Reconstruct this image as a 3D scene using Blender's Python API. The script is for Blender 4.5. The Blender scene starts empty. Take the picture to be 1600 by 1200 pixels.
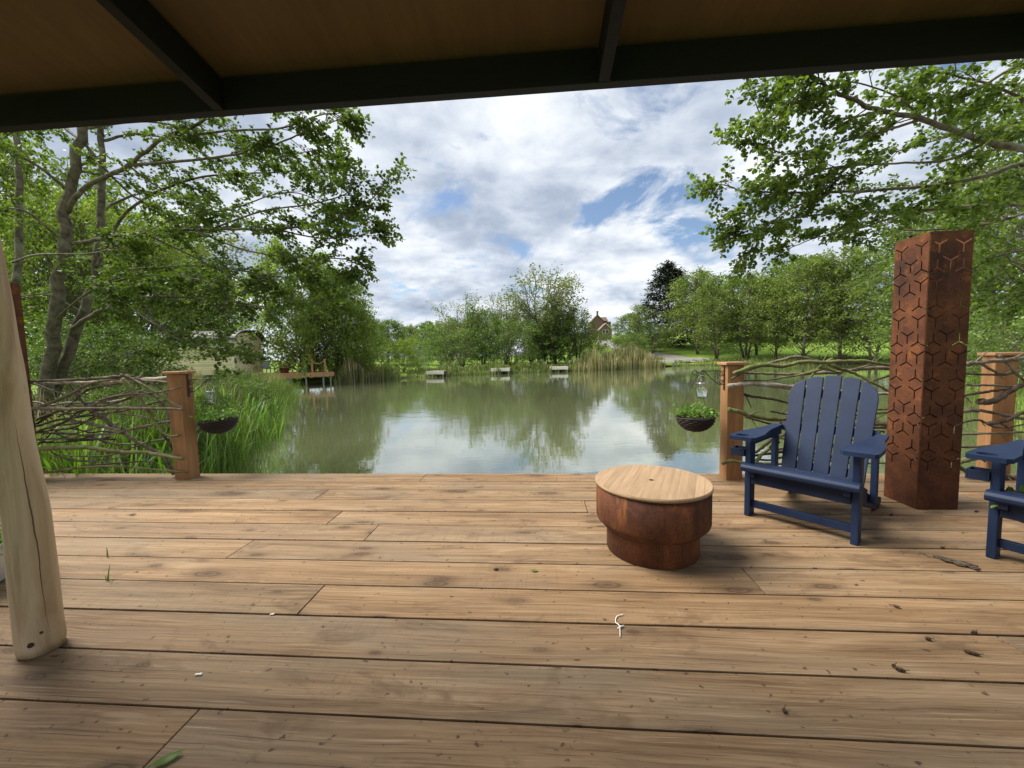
import bpy, bmesh, math, random
import numpy as np
from mathutils import Vector, Matrix, Quaternion
R = math.radians
scene = bpy.context.scene
COL = scene.collection

# ------------------------------------------------------------------ camera
F_PX, EYE = 620.0, 1.2                    # focal length in pixels of a 1600 px wide frame, eye height above the deck
PSI, TH, RHO = R(4.4), R(4.12), R(1.29)   # turned to the left, tilted down, rolled
_f = np.array([-math.sin(PSI)*math.cos(TH), math.cos(PSI)*math.cos(TH), -math.sin(TH)])
_r0 = np.array([math.cos(PSI), math.sin(PSI), 0.0]); _u0 = np.cross(_r0, _f)
_u = math.cos(RHO)*_u0 + math.sin(RHO)*_r0
_r = math.cos(RHO)*_r0 - math.sin(RHO)*_u0
cam_d = bpy.data.cameras.new('camera')
cam_d.sensor_width = 36.0; cam_d.lens = 36.0*F_PX/1600.0
cam_d.clip_start = 0.05; cam_d.clip_end = 6000
cam = bpy.data.objects.new('camera', cam_d); COL.objects.link(cam)
cam.matrix_world = Matrix(((_r[0], _u[0], -_f[0], 0), (_r[1], _u[1], -_f[1], 0), (_r[2], _u[2], -_f[2], EYE), (0, 0, 0, 1)))
scene.camera = cam

# ------------------------------------------------------------------ sky and sun
SUN_AZ, SUN_EL = R(-80), R(52)            # azimuth from +Y towards +X, elevation
w = bpy.data.worlds.new('World'); scene.world = w; w.use_nodes = True
nt = w.node_tree; nt.nodes.clear(); N = nt.nodes.new; LK = nt.links.new
def wmath(op, a, b=None, clamp=False):
    n = N('ShaderNodeMath'); n.operation = op; n.use_clamp = clamp
    for i, v in enumerate((a, b)):
        if v is None: continue
        if isinstance(v, (int, float)): n.inputs[i].default_value = v
        else: LK(v, n.inputs[i])
    return n.outputs[0]
def ramp(tree, fac, stops, interp='LINEAR'):
    n = tree.nodes.new('ShaderNodeValToRGB'); cr = n.color_ramp; cr.interpolation = interp
    while len(cr.elements) > 1: cr.elements.remove(cr.elements[-1])
    cr.elements[0].position = stops[0][0]; cr.elements[0].color = (*stops[0][1], 1)
    for p, c in stops[1:]:
        e = cr.elements.new(p); e.color = (*c, 1)
    if fac is not None: tree.links.new(fac, n.inputs[0])
    return n.outputs[0]
sky = N('ShaderNodeTexSky'); sky.sky_type = 'NISHITA'; sky.sun_disc = False
sky.sun_elevation = SUN_EL; sky.sun_rotation = SUN_AZ; sky.ozone_density = 2.0
tc = N('ShaderNodeTexCoord'); sep = N('ShaderNodeSeparateXYZ'); LK(tc.outputs['Generated'], sep.inputs[0])
zz = wmath('ADD', wmath('MAXIMUM', sep.outputs[2], 0.0), 0.24)
cu = wmath('DIVIDE', sep.outputs[0], zz); cv = wmath('DIVIDE', sep.outputs[1], zz)
comb = N('ShaderNodeCombineXYZ'); LK(cu, comb.inputs[0]); LK(cv, comb.inputs[1]); comb.inputs[2].default_value = 3.7
def wnoise(scale, detail, rough, dist, off=0.0):
    mp = N('ShaderNodeMapping'); mp.inputs['Location'].default_value = (off, off*0.7, off*0.3); LK(comb.outputs[0], mp.inputs[0])
    n = N('ShaderNodeTexNoise'); n.inputs['Scale'].default_value = scale; n.inputs['Detail'].default_value = detail
    n.inputs['Roughness'].default_value = rough; n.inputs['Distortion'].default_value = dist
    LK(mp.outputs[0], n.inputs['Vector']); return n.outputs['Fac']
n1 = wnoise(2.3, 7, 0.52, 0.15, 1.3)
n2 = wnoise(0.95, 3, 0.5, 0.2, 7.9)
n3 = wnoise(6.0, 6, 0.6, 0.3, 4.4)
shade = wmath('ADD', wmath('MULTIPLY', n1, 0.58), wmath('ADD', wmath('MULTIPLY', n2, 0.20), wmath('MULTIPLY', n3, 0.22)))
cloud = ramp(nt, shade, [(0.36, (0.245, 0.295, 0.385)), (0.43, (0.335, 0.385, 0.47)), (0.49, (0.455, 0.50, 0.57)), (0.545, (0.58, 0.615, 0.66)), (0.62, (0.76, 0.775, 0.79))])
# broken patch of clear sky towards the upper right, and a few chinks elsewhere
pd = Vector((0.285, 0.885, 0.315)).normalized()
vm = N('ShaderNodeVectorMath'); vm.operation = 'SUBTRACT'; LK(tc.outputs['Generated'], vm.inputs[0]); vm.inputs[1].default_value = pd
vs = N('ShaderNodeVectorMath'); vs.operation = 'MULTIPLY'; LK(vm.outputs[0], vs.inputs[0]); vs.inputs[1].default_value = (1.0, 1.0, 2.6)
vl = N('ShaderNodeVectorMath'); vl.operation = 'LENGTH'; LK(vs.outputs[0], vl.inputs[0])
patch = wmath('SUBTRACT', 1.0, wmath('DIVIDE', vl.outputs['Value'], 0.25), True)
hole_n = wnoise(3.0, 8, 0.6, 0.4, 11.2)
hole = wmath('ADD', wmath('SUBTRACT', 0.60, hole_n), wmath('MULTIPLY', patch, 0.27))
hole = wmath('MULTIPLY', wmath('SUBTRACT', hole, 0.155), 8.0, True)
skys = N('ShaderNodeVectorMath'); skys.operation = 'SCALE'; LK(sky.outputs[0], skys.inputs[0]); skys.inputs['Scale'].default_value = 0.10
mixc = N('ShaderNodeMix'); mixc.data_type = 'RGBA'; LK(hole, mixc.inputs[0]); LK(cloud, mixc.inputs[6]); LK(skys.outputs[0], mixc.inputs[7])
bg = N('ShaderNodeBackground'); LK(mixc.outputs[2], bg.inputs[0]); bg.inputs[1].default_value = 0.58
wo = N('ShaderNodeOutputWorld'); LK(bg.outputs[0], wo.inputs[0])
sd = bpy.data.lights.new('sun', 'SUN'); sd.energy = 3.1; sd.angle = R(40); sd.color = (1.0, 0.94, 0.84)
sun = bpy.data.objects.new('sun', sd); COL.objects.link(sun)
SDIR = Vector((math.sin(SUN_AZ)*math.cos(SUN_EL), math.cos(SUN_AZ)*math.cos(SUN_EL), math.sin(SUN_EL)))
sun.rotation_euler = SDIR.to_track_quat('Z', 'Y').to_euler(); sun.location = SDIR*50
vs_ = scene.view_settings; vs_.view_transform = 'Standard'; vs_.look = 'None'; vs_.exposure = 1.4; vs_.gamma = 1; vs_.use_curve_mapping = False
scene.cycles.max_bounces = 7; scene.cycles.transparent_max_bounces = 8; scene.cycles.diffuse_bounces = 3

# ------------------------------------------------------------------ helpers
def ray(px, py): return _f + (px-800)/F_PX*_r + (600-py)/F_PX*_u
def on_z(px, py, z=0.0):
    d = ray(px, py); return Vector(np.array([0, 0, EYE]) + d*((z-EYE)/d[2]))
def on_y(px, py, y):
    d = ray(px, py); return Vector(np.array([0, 0, EYE]) + d*(y/d[1]))

class MB:
    def __init__(s): s.v = []; s.f = []
    def add(s, vs, fs):
        o = len(s.v); s.v += [tuple(p) for p in vs]; s.f += [tuple(i+o for i in f) for f in fs]; return s
    def box(s, c, d, m=None):
        x, y, z = d[0]/2, d[1]/2, d[2]/2
        P = [Vector((a*x, b*y, e*z)) for a in (-1, 1) for b in (-1, 1) for e in (-1, 1)]
        P = [(m @ p if m else p) + Vector(c) for p in P]
        return s.add(P, [(0, 1, 3, 2), (4, 6, 7, 5), (0, 4, 5, 1), (2, 3, 7, 6), (0, 2, 6, 4), (1, 5, 7, 3)])
    def bb(s, a, b):
        return s.box([(p+q)/2 for p, q in zip(a, b)], [abs(q-p) for p, q in zip(a, b)])
    def tube(s, pts, rad, n=8, cap=True):
        pts = [Vector(p) for p in pts]; k = len(pts)
        if isinstance(rad, (int, float)): rad = [rad]*k
        t0 = (pts[1]-pts[0]).normalized()
        a = t0.orthogonal().normalized(); V = []; F = []
        for i in range(k):
            t = (pts[min(i+1, k-1)]-pts[max(i-1, 0)])
            t = t.normalized() if t.length > 1e-9 else t0
            a = (a - t*a.dot(t)); a = a.normalized() if a.length > 1e-6 else t.orthogonal().normalized()
            b = t.cross(a)
            for j in range(n):
                q = 2*math.pi*j/n; V.append(pts[i] + (a*math.cos(q)+b*math.sin(q))*rad[i])
        for i in range(k-1):
            for j in range(n):
                F.append((i*n+j, i*n+(j+1) % n, (i+1)*n+(j+1) % n, (i+1)*n+j))
        if cap: F.append(tuple(range(n-1, -1, -1))); F.append(tuple((k-1)*n+j for j in range(n)))
        return s.add(V, F)
    def lathe(s, prof, n=32, c=(0, 0, 0), cap0=False, cap1=False):
        V = []; F = []; k = len(prof)
        for r, z in prof:
            for j in range(n):
                q = 2*math.pi*j/n; V.append((c[0]+r*math.cos(q), c[1]+r*math.sin(q), c[2]+z))
        for i in range(k-1):
            for j in range(n): F.append((i*n+j, i*n+(j+1) % n, (i+1)*n+(j+1) % n, (i+1)*n+j))
        if cap0: F.append(tuple(range(n-1, -1, -1)))
        if cap1: F.append(tuple((k-1)*n+j for j in range(n)))
        return s.add(V, F)
    def prism(s, poly, h, m):            # poly in local xy, extruded 0..h along local z, placed by matrix m
        n = len(poly)
        V = [m @ Vector((x, y, 0)) for x, y in poly] + [m @ Vector((x, y, h)) for x, y in poly]
        F = [tuple(range(n-1, -1, -1)), tuple(range(n, 2*n))] + [(i, (i+1) % n, n+(i+1) % n, n+i) for i in range(n)]
        return s.add(V, F)
    def build(s, name, mat, parent=None, off=None, bevel=0.0, smooth=False, seg=2):
        me = bpy.data.meshes.new(name)
        o_ = Vector(off) if off is not None else Vector((0, 0, 0))
        me.from_pydata([Vector(p)-o_ for p in s.v], [], s.f); me.update()
        if bevel:
            bm = bmesh.new(); bm.from_mesh(me); bmesh.ops.recalc_face_normals(bm, faces=bm.faces)
            ed = [e for e in bm.edges if len(e.link_faces) == 2 and e.calc_face_angle(0) > 0.6]
            bmesh.ops.bevel(bm, geom=ed, offset=bevel, segments=seg, affect='EDGES', profile=0.6, clamp_overlap=True)
            bm.to_mesh(me); bm.free()
        return link(name, me, mat, parent, smooth)
def link(name, me, mat, parent=None, smooth=False):
    if mat is not None: me.materials.append(mat)
    if smooth: me.polygons.foreach_set('use_smooth', [True]*len(me.polygons))
    o = bpy.data.objects.new(name, me); COL.objects.link(o)
    if parent is not None: o.parent = parent
    return o
def arr_mesh(name, V, k):
    """Mesh of separate k-gons: V is (faces*k, 3)."""
    me = bpy.data.meshes.new(name); V = np.asarray(V, dtype=np.float32); nv = len(V); nf = nv//k
    me.vertices.add(nv); me.vertices.foreach_set('co', V.ravel())
    me.loops.add(nv); me.loops.foreach_set('vertex_index', np.arange(nv, dtype=np.int32))
    me.polygons.add(nf); me.polygons.foreach_set('loop_start', np.arange(0, nv, k, dtype=np.int32))
    me.update(calc_edges=True); return me
def tag(o, label, cat, group=None):
    o['label'] = label; o['category'] = cat
    if group: o['group'] = group
    return o
def kind(o, k, label=None):
    o['kind'] = k
    if label: o['label'] = label
    return o
def thing(name, loc, label, cat, group=None, rz=0.0):
    o = bpy.data.objects.new(name, None); COL.objects.link(o); o.empty_display_size = 0.2
    o.location = loc; o.rotation_euler = (0, 0, rz); return tag(o, label, cat, group)
def copy_thing(src, loc, rz, label, scale=None, group=None):
    c = src.copy(); COL.objects.link(c); c.location = loc; c.rotation_euler = (0, 0, rz); c['label'] = label
    if scale: c.scale = scale
    if group: c['group'] = group
    for ch in list(src.children):
        d = ch.copy(); COL.objects.link(d); d.parent = c
        for g_ in list(ch.children):
            e = g_.copy(); COL.objects.link(e); e.parent = d
    return c
def plate(name, outer, holes, thick, mat, parent, bevel=0.0):
    """Flat plate with real openings: outline in local xy, thickness centred on z."""
    from mathutils.geometry import delaunay_2d_cdt
    def ccw(p):
        return p if sum(p[i][0]*p[(i+1) % len(p)][1]-p[(i+1) % len(p)][0]*p[i][1] for i in range(len(p))) > 0 else p[::-1]
    vs = []; fs = []
    for poly in [ccw(outer)]+[ccw(h_) for h_ in holes]:
        fs.append(list(range(len(vs), len(vs)+len(poly)))); vs += [Vector((float(x), float(y))) for x, y in poly]
    ov, oe, of, _, _, src = delaunay_2d_cdt(vs, [], fs, 1, 1e-6)
    tri = [f for f, o in zip(of, src) if 0 in o and max(o) == 0]
    n = len(ov); h = thick/2; cnt = {}
    for f in tri:
        for k in range(len(f)):
            a, b = f[k], f[(k+1) % len(f)]; cnt[(a, b)] = 1
    V = [(p.x, p.y, h) for p in ov]+[(p.x, p.y, -h) for p in ov]
    F = [tuple(f) for f in tri]+[tuple(n+i for i in reversed(f)) for f in tri]
    F += [(b, a, a+n, b+n) for (a, b) in cnt if (b, a) not in cnt]
    me = bpy.data.meshes.new(name); me.from_pydata(V, [], F); me.update()
    return link(name, me, mat, parent)

# ------------------------------------------------------------------ materials
def mat(name, col=(0.5, 0.5, 0.5), rough=0.6, metal=0.0, spec=0.5):
    m = bpy.data.materials.new(name); m.use_nodes = True; b = m.node_tree.nodes['Principled BSDF']
    b.inputs['Base Color'].default_value = (*col, 1); b.inputs['Roughness'].default_value = rough
    b.inputs['Metallic'].default_value = metal; b.inputs['Specular IOR Level'].default_value = spec
    return m, m.node_tree, b
def coords(t, scale=(1, 1, 1), which='Object', island=0.0):
    tc_ = t.nodes.new('ShaderNodeTexCoord'); mp = t.nodes.new('ShaderNodeMapping'); mp.inputs['Scale'].default_value = scale
    t.links.new(tc_.outputs[which], mp.inputs[0])
    if island:
        g_ = t.nodes.new('ShaderNodeNewGeometry'); ml = t.nodes.new('ShaderNodeVectorMath'); ml.operation = 'MULTIPLY_ADD'
        cmb = t.nodes.new('ShaderNodeCombineXYZ')
        for i in range(3): t.links.new(g_.outputs['Random Per Island'], cmb.inputs[i])
        ml.inputs[1].default_value = (island, island*0.37, island*0.71); t.links.new(cmb.outputs[0], ml.inputs[0]); t.links.new(mp.outputs[0], ml.inputs[2])
        return ml.outputs[0]
    return mp.outputs[0]
def noise(t, vec, scale, detail=4, rough=0.55, dist=0.0):
    n = t.nodes.new('ShaderNodeTexNoise'); n.inputs['Scale'].default_value = scale; n.inputs['Detail'].default_value = detail
    n.inputs['Roughness'].default_value = rough; n.inputs['Distortion'].default_value = dist
    if vec is not None: t.links.new(vec, n.inputs['Vector'])
    return n.outputs['Fac']
def mixrgb(t, fac, a, b, mode='MIX'):
    n = t.nodes.new('ShaderNodeMix'); n.data_type = 'RGBA'; n.blend_type = mode
    for i, v in ((0, fac), (6, a), (7, b)):
        if isinstance(v, (int, float)): n.inputs[i].default_value = v
        elif isinstance(v, tuple): n.inputs[i].default_value = (*v, 1)
        else: t.links.new(v, n.inputs[i])
    return n.outputs[2]
def tmath(t, op, a, b=0.0, clamp=False):
    n = t.nodes.new('ShaderNodeMath'); n.operation = op; n.use_clamp = clamp
    for i, v in enumerate((a, b)):
        if isinstance(v, (int, float)): n.inputs[i].default_value = v
        else: t.links.new(v, n.inputs[i])
    return n.outputs[0]
def bump(t, b, h, strength, dist=0.01):
    n = t.nodes.new('ShaderNodeBump'); n.inputs['Strength'].default_value = strength; n.inputs['Distance'].default_value = dist
    t.links.new(h, n.inputs['Height']); t.links.new(n.outputs[0], b.inputs['Normal'])

def wood(name, dark, light, axis='X', knots=True, grain=1.0, rough=0.7, weather=None, islands=True, bstr=0.25, tint=1.0):
    m, t, b = mat(name, rough=rough, spec=0.25)
    s = {'X': (1, 9, 9), 'Y': (9, 1, 9), 'Z': (9, 9, 1)}[axis]
    vec = coords(t, s, island=37.0 if islands else 0.0)
    g1 = noise(t, vec, 1.6*grain, 6, 0.6, 0.6)
    s2 = {'X': (1, 30, 30), 'Y': (30, 1, 30), 'Z': (30, 30, 1)}[axis]
    v2 = coords(t, s2, island=11.0 if islands else 0.0)
    g2 = noise(t, v2, 3.2*grain, 4, 0.65, 0.3)
    c = ramp(t, tmath(t, 'ADD', tmath(t, 'MULTIPLY', g1, 0.6), tmath(t, 'MULTIPLY', g2, 0.4)), [(0.33, dark), (0.5, tuple((a+c_)/2 for a, c_ in zip(dark, light))), (0.66, light)])
    geo = t.nodes.new('ShaderNodeNewGeometry')
    tint_amt = tint
    if islands:
        tint = ramp(t, geo.outputs['Random Per Island'], [(0.0, (0.80, 0.80, 0.82)), (0.5, (1.0, 0.98, 0.95)), (1.0, (1.12, 1.06, 0.98))])
        c = mixrgb(t, tint_amt, c, tint, 'MULTIPLY')
    if weather:
        lv = coords(t, {'X': (0.7, 2.4, 2.4), 'Y': (2.4, .7, 2.4), 'Z': (2.4, 2.4, .7)}[axis], island=5.0 if islands else 0)
        st = noise(t, lv, 1.3, 5, 0.62, 0.8)
        c = mixrgb(t, ramp(t, st, [(0.42, (0, 0, 0)), (0.72, (0.75, 0.75, 0.75))]), c, weather)
        blot = noise(t, lv, 3.4, 6, 0.7, 1.2)
        c = mixrgb(t, ramp(t, blot, [(0.60, (0, 0, 0)), (0.74, (0.6, 0.6, 0.6))]), c, tuple(x*0.42 for x in dark))
    if knots:
        kv = coords(t, {'X': (1.15, 3.4, 3.4), 'Y': (3.4, 1.15, 3.4), 'Z': (3.4, 3.4, 1.15)}[axis], island=23.0 if islands else 0.0)
        vo = t.nodes.new('ShaderNodeTexVoronoi'); vo.voronoi_dimensions = '2D' if axis == 'X' else '3D'; vo.inputs['Scale'].default_value = 1.25; t.links.new(kv, vo.inputs['Vector'])
        kd = vo.outputs['Distance']
        kd2 = tmath(t, 'ADD', kd, tmath(t, 'MULTIPLY', tmath(t, 'SUBTRACT', g2, 0.5), 0.05))
        kf = ramp(t, kd2, [(0.0, (1, 1, 1)), (0.045, (0.75, 0.75, 0.75)), (0.062, (0.95, 0.95, 0.95)), (0.085, (0.25, 0.25, 0.25)), (0.17, (0, 0, 0))])
        # only some cells carry a knot
        pick = t.nodes.new('ShaderNodeSeparateColor'); t.links.new(vo.outputs['Color'], pick.inputs[0])
        kf = mixrgb(t, ramp(t, pick.outputs[0], [(0.45, (0, 0, 0)), (0.5, (1, 1, 1))]), (0, 0, 0), kf)
        c = mixrgb(t, kf, c, tuple(x*0.38 for x in dark))
    t.links.new(c, b.inputs['Base Color'])
    bump(t, b, tmath(t, 'ADD', g2, tmath(t, 'MULTIPLY', g1, 0.6)), bstr, 0.004)
    return m
M = {}
def deckwood():
    m, t, b = mat('weathered_deck_wood', rough=0.72, spec=0.22)
    base = coords(t, (1, 1, 1), island=61.0)
    def sc(x, y, z=1.0):
        n = t.nodes.new('ShaderNodeVectorMath'); n.operation = 'MULTIPLY'; t.links.new(base, n.inputs[0]); n.inputs[1].default_value = (x, y, z); return n.outputs[0]
    wv = noise(t, sc(1.1, 3.0), 1.0, 3, 0.5)                         # slow wander of the grain
    add = t.nodes.new('ShaderNodeVectorMath'); add.operation = 'ADD'; cm = t.nodes.new('ShaderNodeCombineXYZ')
    t.links.new(tmath(t, 'MULTIPLY', wv, 0.07), cm.inputs[1]); t.links.new(base, add.inputs[0]); t.links.new(cm.outputs[0], add.inputs[1])
    vo = []
    for (kx, ky, s_) in ((1.4, 4.0, 1.0), (2.9, 7.0, 1.0)):
        v = t.nodes.new('ShaderNodeTexVoronoi'); v.voronoi_dimensions = '2D'; v.inputs['Scale'].default_value = s_; t.links.new(sc(kx, ky), v.inputs['Vector'])
        pk = t.nodes.new('ShaderNodeSeparateColor'); t.links.new(v.outputs['Color'], pk.inputs[0]); vo.append((v.outputs['Distance'], pk.outputs[0], pk.outputs[1]))
    def sc2(x, y):
        n = t.nodes.new('ShaderNodeVectorMath'); n.operation = 'MULTIPLY'; t.links.new(add.outputs[0], n.inputs[0]); n.inputs[1].default_value = (x, y, 1); return n.outputs[0]
    g1 = noise(t, sc2(0.55, 17), 1.0, 5, 0.62, 0.25); g2 = noise(t, sc2(1.7, 110), 1.0, 5, 0.7, 0.1); g3 = noise(t, sc2(0.8, 6), 1.0, 4, 0.6, 0.4)
    f = tmath(t, 'ADD', tmath(t, 'MULTIPLY', g1, 0.42), tmath(t, 'ADD', tmath(t, 'MULTIPLY', g2, 0.33), tmath(t, 'MULTIPLY', g3, 0.25)))
    c = ramp(t, f, [(0.36, (0.118, 0.069, 0.035)), (0.46, (0.205, 0.127, 0.068)), (0.54, (0.272, 0.178, 0.101)), (0.64, (0.352, 0.244, 0.148))])
    c = mixrgb(t, 1.0, c, ramp(t, g2, [(0.34, (0.76, 0.73, 0.70)), (0.46, (0.99, 0.99, 0.99)), (0.66, (1.09, 1.09, 1.08))]), 'MULTIPLY')
    geo = t.nodes.new('ShaderNodeNewGeometry')
    c = mixrgb(t, 1.0, c, ramp(t, geo.outputs['Random Per Island'], [(0.0, (0.84, 0.86, 0.86)), (0.3, (1.0, 0.95, 0.88)), (0.6, (0.93, 0.96, 0.94)), (1.0, (1.14, 1.06, 0.94))]), 'MULTIPLY')
    gw = noise(t, sc(0.45, 1.5), 1.0, 4, 0.6, 0.6)                   # silvering
    c = mixrgb(t, ramp(t, gw, [(0.45, (0, 0, 0)), (0.68, (0.6, 0.6, 0.6))]), c, (0.180, 0.150, 0.108))
    st = noise(t, sc(2.1, 5.2), 1.0, 6, 0.68, 1.0)                   # foot marks and damp stains
    c = mixrgb(t, ramp(t, st, [(0.54, (0, 0, 0)), (0.70, (0.68, 0.68, 0.68))]), c, (0.095, 0.055, 0.030))
    st2 = noise(t, sc(5.5, 16), 1.0, 6, 0.72, 0.8)
    c = mixrgb(t, ramp(t, st2, [(0.60, (0, 0, 0)), (0.72, (0.55, 0.55, 0.55))]), c, (0.095, 0.060, 0.036))
    lt = noise(t, sc(1.7, 9), 1.0, 4, 0.6, 0.5)
    c = mixrgb(t, ramp(t, lt, [(0.60, (0, 0, 0)), (0.74, (0.5, 0.5, 0.5))]), c, (0.39, 0.28, 0.17))
    sp = noise(t, sc(26, 34), 1.0, 2, 0.5)
    c = mixrgb(t, ramp(t, sp, [(0.67, (0, 0, 0)), (0.73, (0.85, 0.85, 0.85))]), c, (0.045, 0.028, 0.018))
    chk = noise(t, sc2(1.1, 150), 1.0, 3, 0.6)
    c = mixrgb(t, ramp(t, chk, [(0.645, (0, 0, 0)), (0.68, (0.8, 0.8, 0.8))]), c, (0.050, 0.030, 0.018))
    fib = noise(t, sc2(2.4, 190), 1.0, 3, 0.6)
    c = mixrgb(t, ramp(t, fib, [(0.63, (0, 0, 0)), (0.68, (0.45, 0.45, 0.45))]), c, (0.46, 0.36, 0.24))
    saw = noise(t, sc(70, 1.2), 1.0, 2, 0.5, 0.3)                    # saw marks on some boards
    c = mixrgb(t, tmath(t, 'MULTIPLY', ramp(t, noise(t, sc(0.5, 1.5), 1.0, 2), [(0.5, (0, 0, 0)), (0.62, (1, 1, 1))]), ramp(t, saw, [(0.5, (0, 0, 0)), (0.7, (0.32, 0.32, 0.32))])), c, (0.14, 0.095, 0.055))
    for (d, pick, size), thr in zip(vo, (0.68, 0.80)):
        dd = tmath(t, 'ADD', tmath(t, 'DIVIDE', d, tmath(t, 'ADD', tmath(t, 'MULTIPLY', size, 0.9), 0.45)), tmath(t, 'MULTIPLY', tmath(t, 'SUBTRACT', st2, 0.5), 0.10))
        kf = ramp(t, dd, [(0.0, (0.95, 0.95, 0.95)), (0.06, (0.55, 0.55, 0.55)), (0.085, (0.92, 0.92, 0.92)), (0.115, (0.45, 0.45, 0.45)), (0.22, (0.12, 0.12, 0.12)), (0.36, (0, 0, 0))])
        kf = mixrgb(t, ramp(t, pick, [(thr, (0, 0, 0)), (thr+.03, (1, 1, 1))]), (0, 0, 0), kf)
        c = mixrgb(t, kf, c, (0.062, 0.036, 0.021))
    t.links.new(c, b.inputs['Base Color'])
    t.links.new(ramp(t, g3, [(0.3, (0.6, 0.6, 0.6)), (0.7, (0.82, 0.82, 0.82))]), b.inputs['Roughness'])
    bump(t, b, tmath(t, 'ADD', g2, tmath(t, 'MULTIPLY', g1, 0.8)), 0.55, 0.005); return m
M['deck'] = deckwood()
M['deck_side'] = wood('deck_joist_wood', (0.16, 0.09, 0.045), (0.28, 0.17, 0.09), 'X', knots=False)
M['cedar'] = wood('cedar_post_wood', (0.180, 0.080, 0.028), (0.37, 0.200, 0.088), 'Z', islands=False, knots=False)
M['cedar_cap'] = wood('cedar_cap_wood', (0.24, 0.12, 0.058), (0.40, 0.225, 0.12), 'X', islands=False, knots=False)
M['lid'] = wood('pale_lid_wood', (0.235, 0.152, 0.085), (0.385, 0.268, 0.165), 'Y', knots=False, tint=0.15)
M['platform'] = wood('grey_platform_wood', (0.22, 0.20, 0.17), (0.40, 0.37, 0.32), 'X', knots=False)
M['cabin_wall'] = wood('pale_cladding', (0.66, 0.55, 0.38), (0.80, 0.70, 0.52), 'X', knots=False)
M['far_deck'] = wood('orange_deck_wood', (0.34, 0.17, 0.08), (0.52, 0.29, 0.16), 'X', knots=False)
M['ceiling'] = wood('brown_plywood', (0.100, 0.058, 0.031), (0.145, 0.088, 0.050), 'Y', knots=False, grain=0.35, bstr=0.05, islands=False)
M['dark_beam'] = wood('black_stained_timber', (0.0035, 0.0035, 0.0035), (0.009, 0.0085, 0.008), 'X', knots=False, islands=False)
def peeled():
    m, t, b = mat('peeled_log', rough=0.55, spec=0.3)
    v = coords(t, (5, 5, 0.7)); a = noise(t, v, 1.7, 6, 0.6, 0.8)
    c = ramp(t, a, [(0.32, (0.33, 0.22, 0.115)), (0.5, (0.50, 0.375, 0.225)), (0.7, (0.60, 0.48, 0.32))])
    v2 = coords(t, (2.2, 2.2, 1.3)); s = noise(t, v2, 2.4, 5, 0.65, 0.5)
    c = mixrgb(t, ramp(t, s, [(0.60, (0, 0, 0)), (0.75, (0.8, 0.8, 0.8))]), c, (0.20, 0.115, 0.055))
    # drying crack running up the log
    v3 = coords(t, (26, 26, 0.35)); k = noise(t, v3, 1.0, 2, 0.5, 0.2)
    kk = ramp(t, k, [(0.491, (0, 0, 0)), (0.5, (0.75, 0.75, 0.75)), (0.509, (0, 0, 0))])
    c = mixrgb(t, mixrgb(t, ramp(t, noise(t, v2, 1.0, 2), [(0.46, (0, 0, 0)), (0.56, (1, 1, 1))]), (0, 0, 0), kk), c, (0.13, 0.075, 0.035))
    oc = t.nodes.new('ShaderNodeTexCoord'); sx = t.nodes.new('ShaderNodeSeparateXYZ'); t.links.new(oc.outputs['Object'], sx.inputs[0])
    an = tmath(t, 'ARCTAN2', sx.outputs[1], tmath(t, 'ADD', sx.outputs[0], tmath(t, 'MULTIPLY', sx.outputs[2], 0.062)))
    wig = tmath(t, 'MULTIPLY', tmath(t, 'SUBTRACT', noise(t, coords(t, (0, 0, 2.2)), 1.5, 4), 0.5), 0.30)
    cd = tmath(t, 'ABSOLUTE', tmath(t, 'ADD', tmath(t, 'ADD', an, 0.28), wig))
    wdt = tmath(t, 'MULTIPLY', tmath(t, 'MULTIPLY', tmath(t, 'SUBTRACT', sx.outputs[2], 0.05, True), tmath(t, 'SUBTRACT', 1.0, sx.outputs[2], True)), 0.11)
    ck = tmath(t, 'MULTIPLY', tmath(t, 'LESS_THAN', cd, wdt), 0.9)
    c = mixrgb(t, ck, c, (0.07, 0.04, 0.02))
    t.links.new(c, b.inputs['Base Color']); bump(t, b, a, 0.25, 0.01); return m
M['log'] = peeled()
def bark(name, dark, light, lichen, sc=9.0):
    m, t, b = mat(name, rough=0.85, spec=0.2)
    v = coords(t, (1, 1, 1), island=9.0); a = noise(t, v, sc, 7, 0.65, 0.6)
    c = ramp(t, a, [(0.34, dark), (0.6, light)])
    p = noise(t, v, sc*0.35, 4, 0.6, 0.4)
    c = mixrgb(t, ramp(t, p, [(0.54, (0, 0, 0)), (0.66, (0.85, 0.85, 0.85))]), c, lichen)
    t.links.new(c, b.inputs['Base Color']); bump(t, b, a, 0.6, 0.02); return m
M['bark'] = bark('alder_bark', (0.050, 0.043, 0.028), (0.160, 0.138, 0.095), (0.23, 0.225, 0.165))
M['bark_far'] = bark('grey_trunk_bark', (0.05, 0.042, 0.03), (0.15, 0.125, 0.09), (0.20, 0.18, 0.14), 3.0)
M['stick'] = bark('grey_stick_bark', (0.065, 0.050, 0.036), (0.20, 0.165, 0.125), (0.13, 0.14, 0.06), 14.0)
M['stick_dark'] = bark('dark_stick_bark', (0.035, 0.026, 0.019), (0.11, 0.083, 0.060), (0.17, 0.16, 0.12), 14.0)
M['stick_pale'] = bark('pale_birch_stick_bark', (0.14, 0.12, 0.09), (0.40, 0.36, 0.29), (0.24, 0.23, 0.13), 16.0)
M['stick_moss'] = bark('mossy_stick_bark', (0.065, 0.07, 0.025), (0.19, 0.18, 0.08), (0.14, 0.18, 0.05), 12.0)
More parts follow.
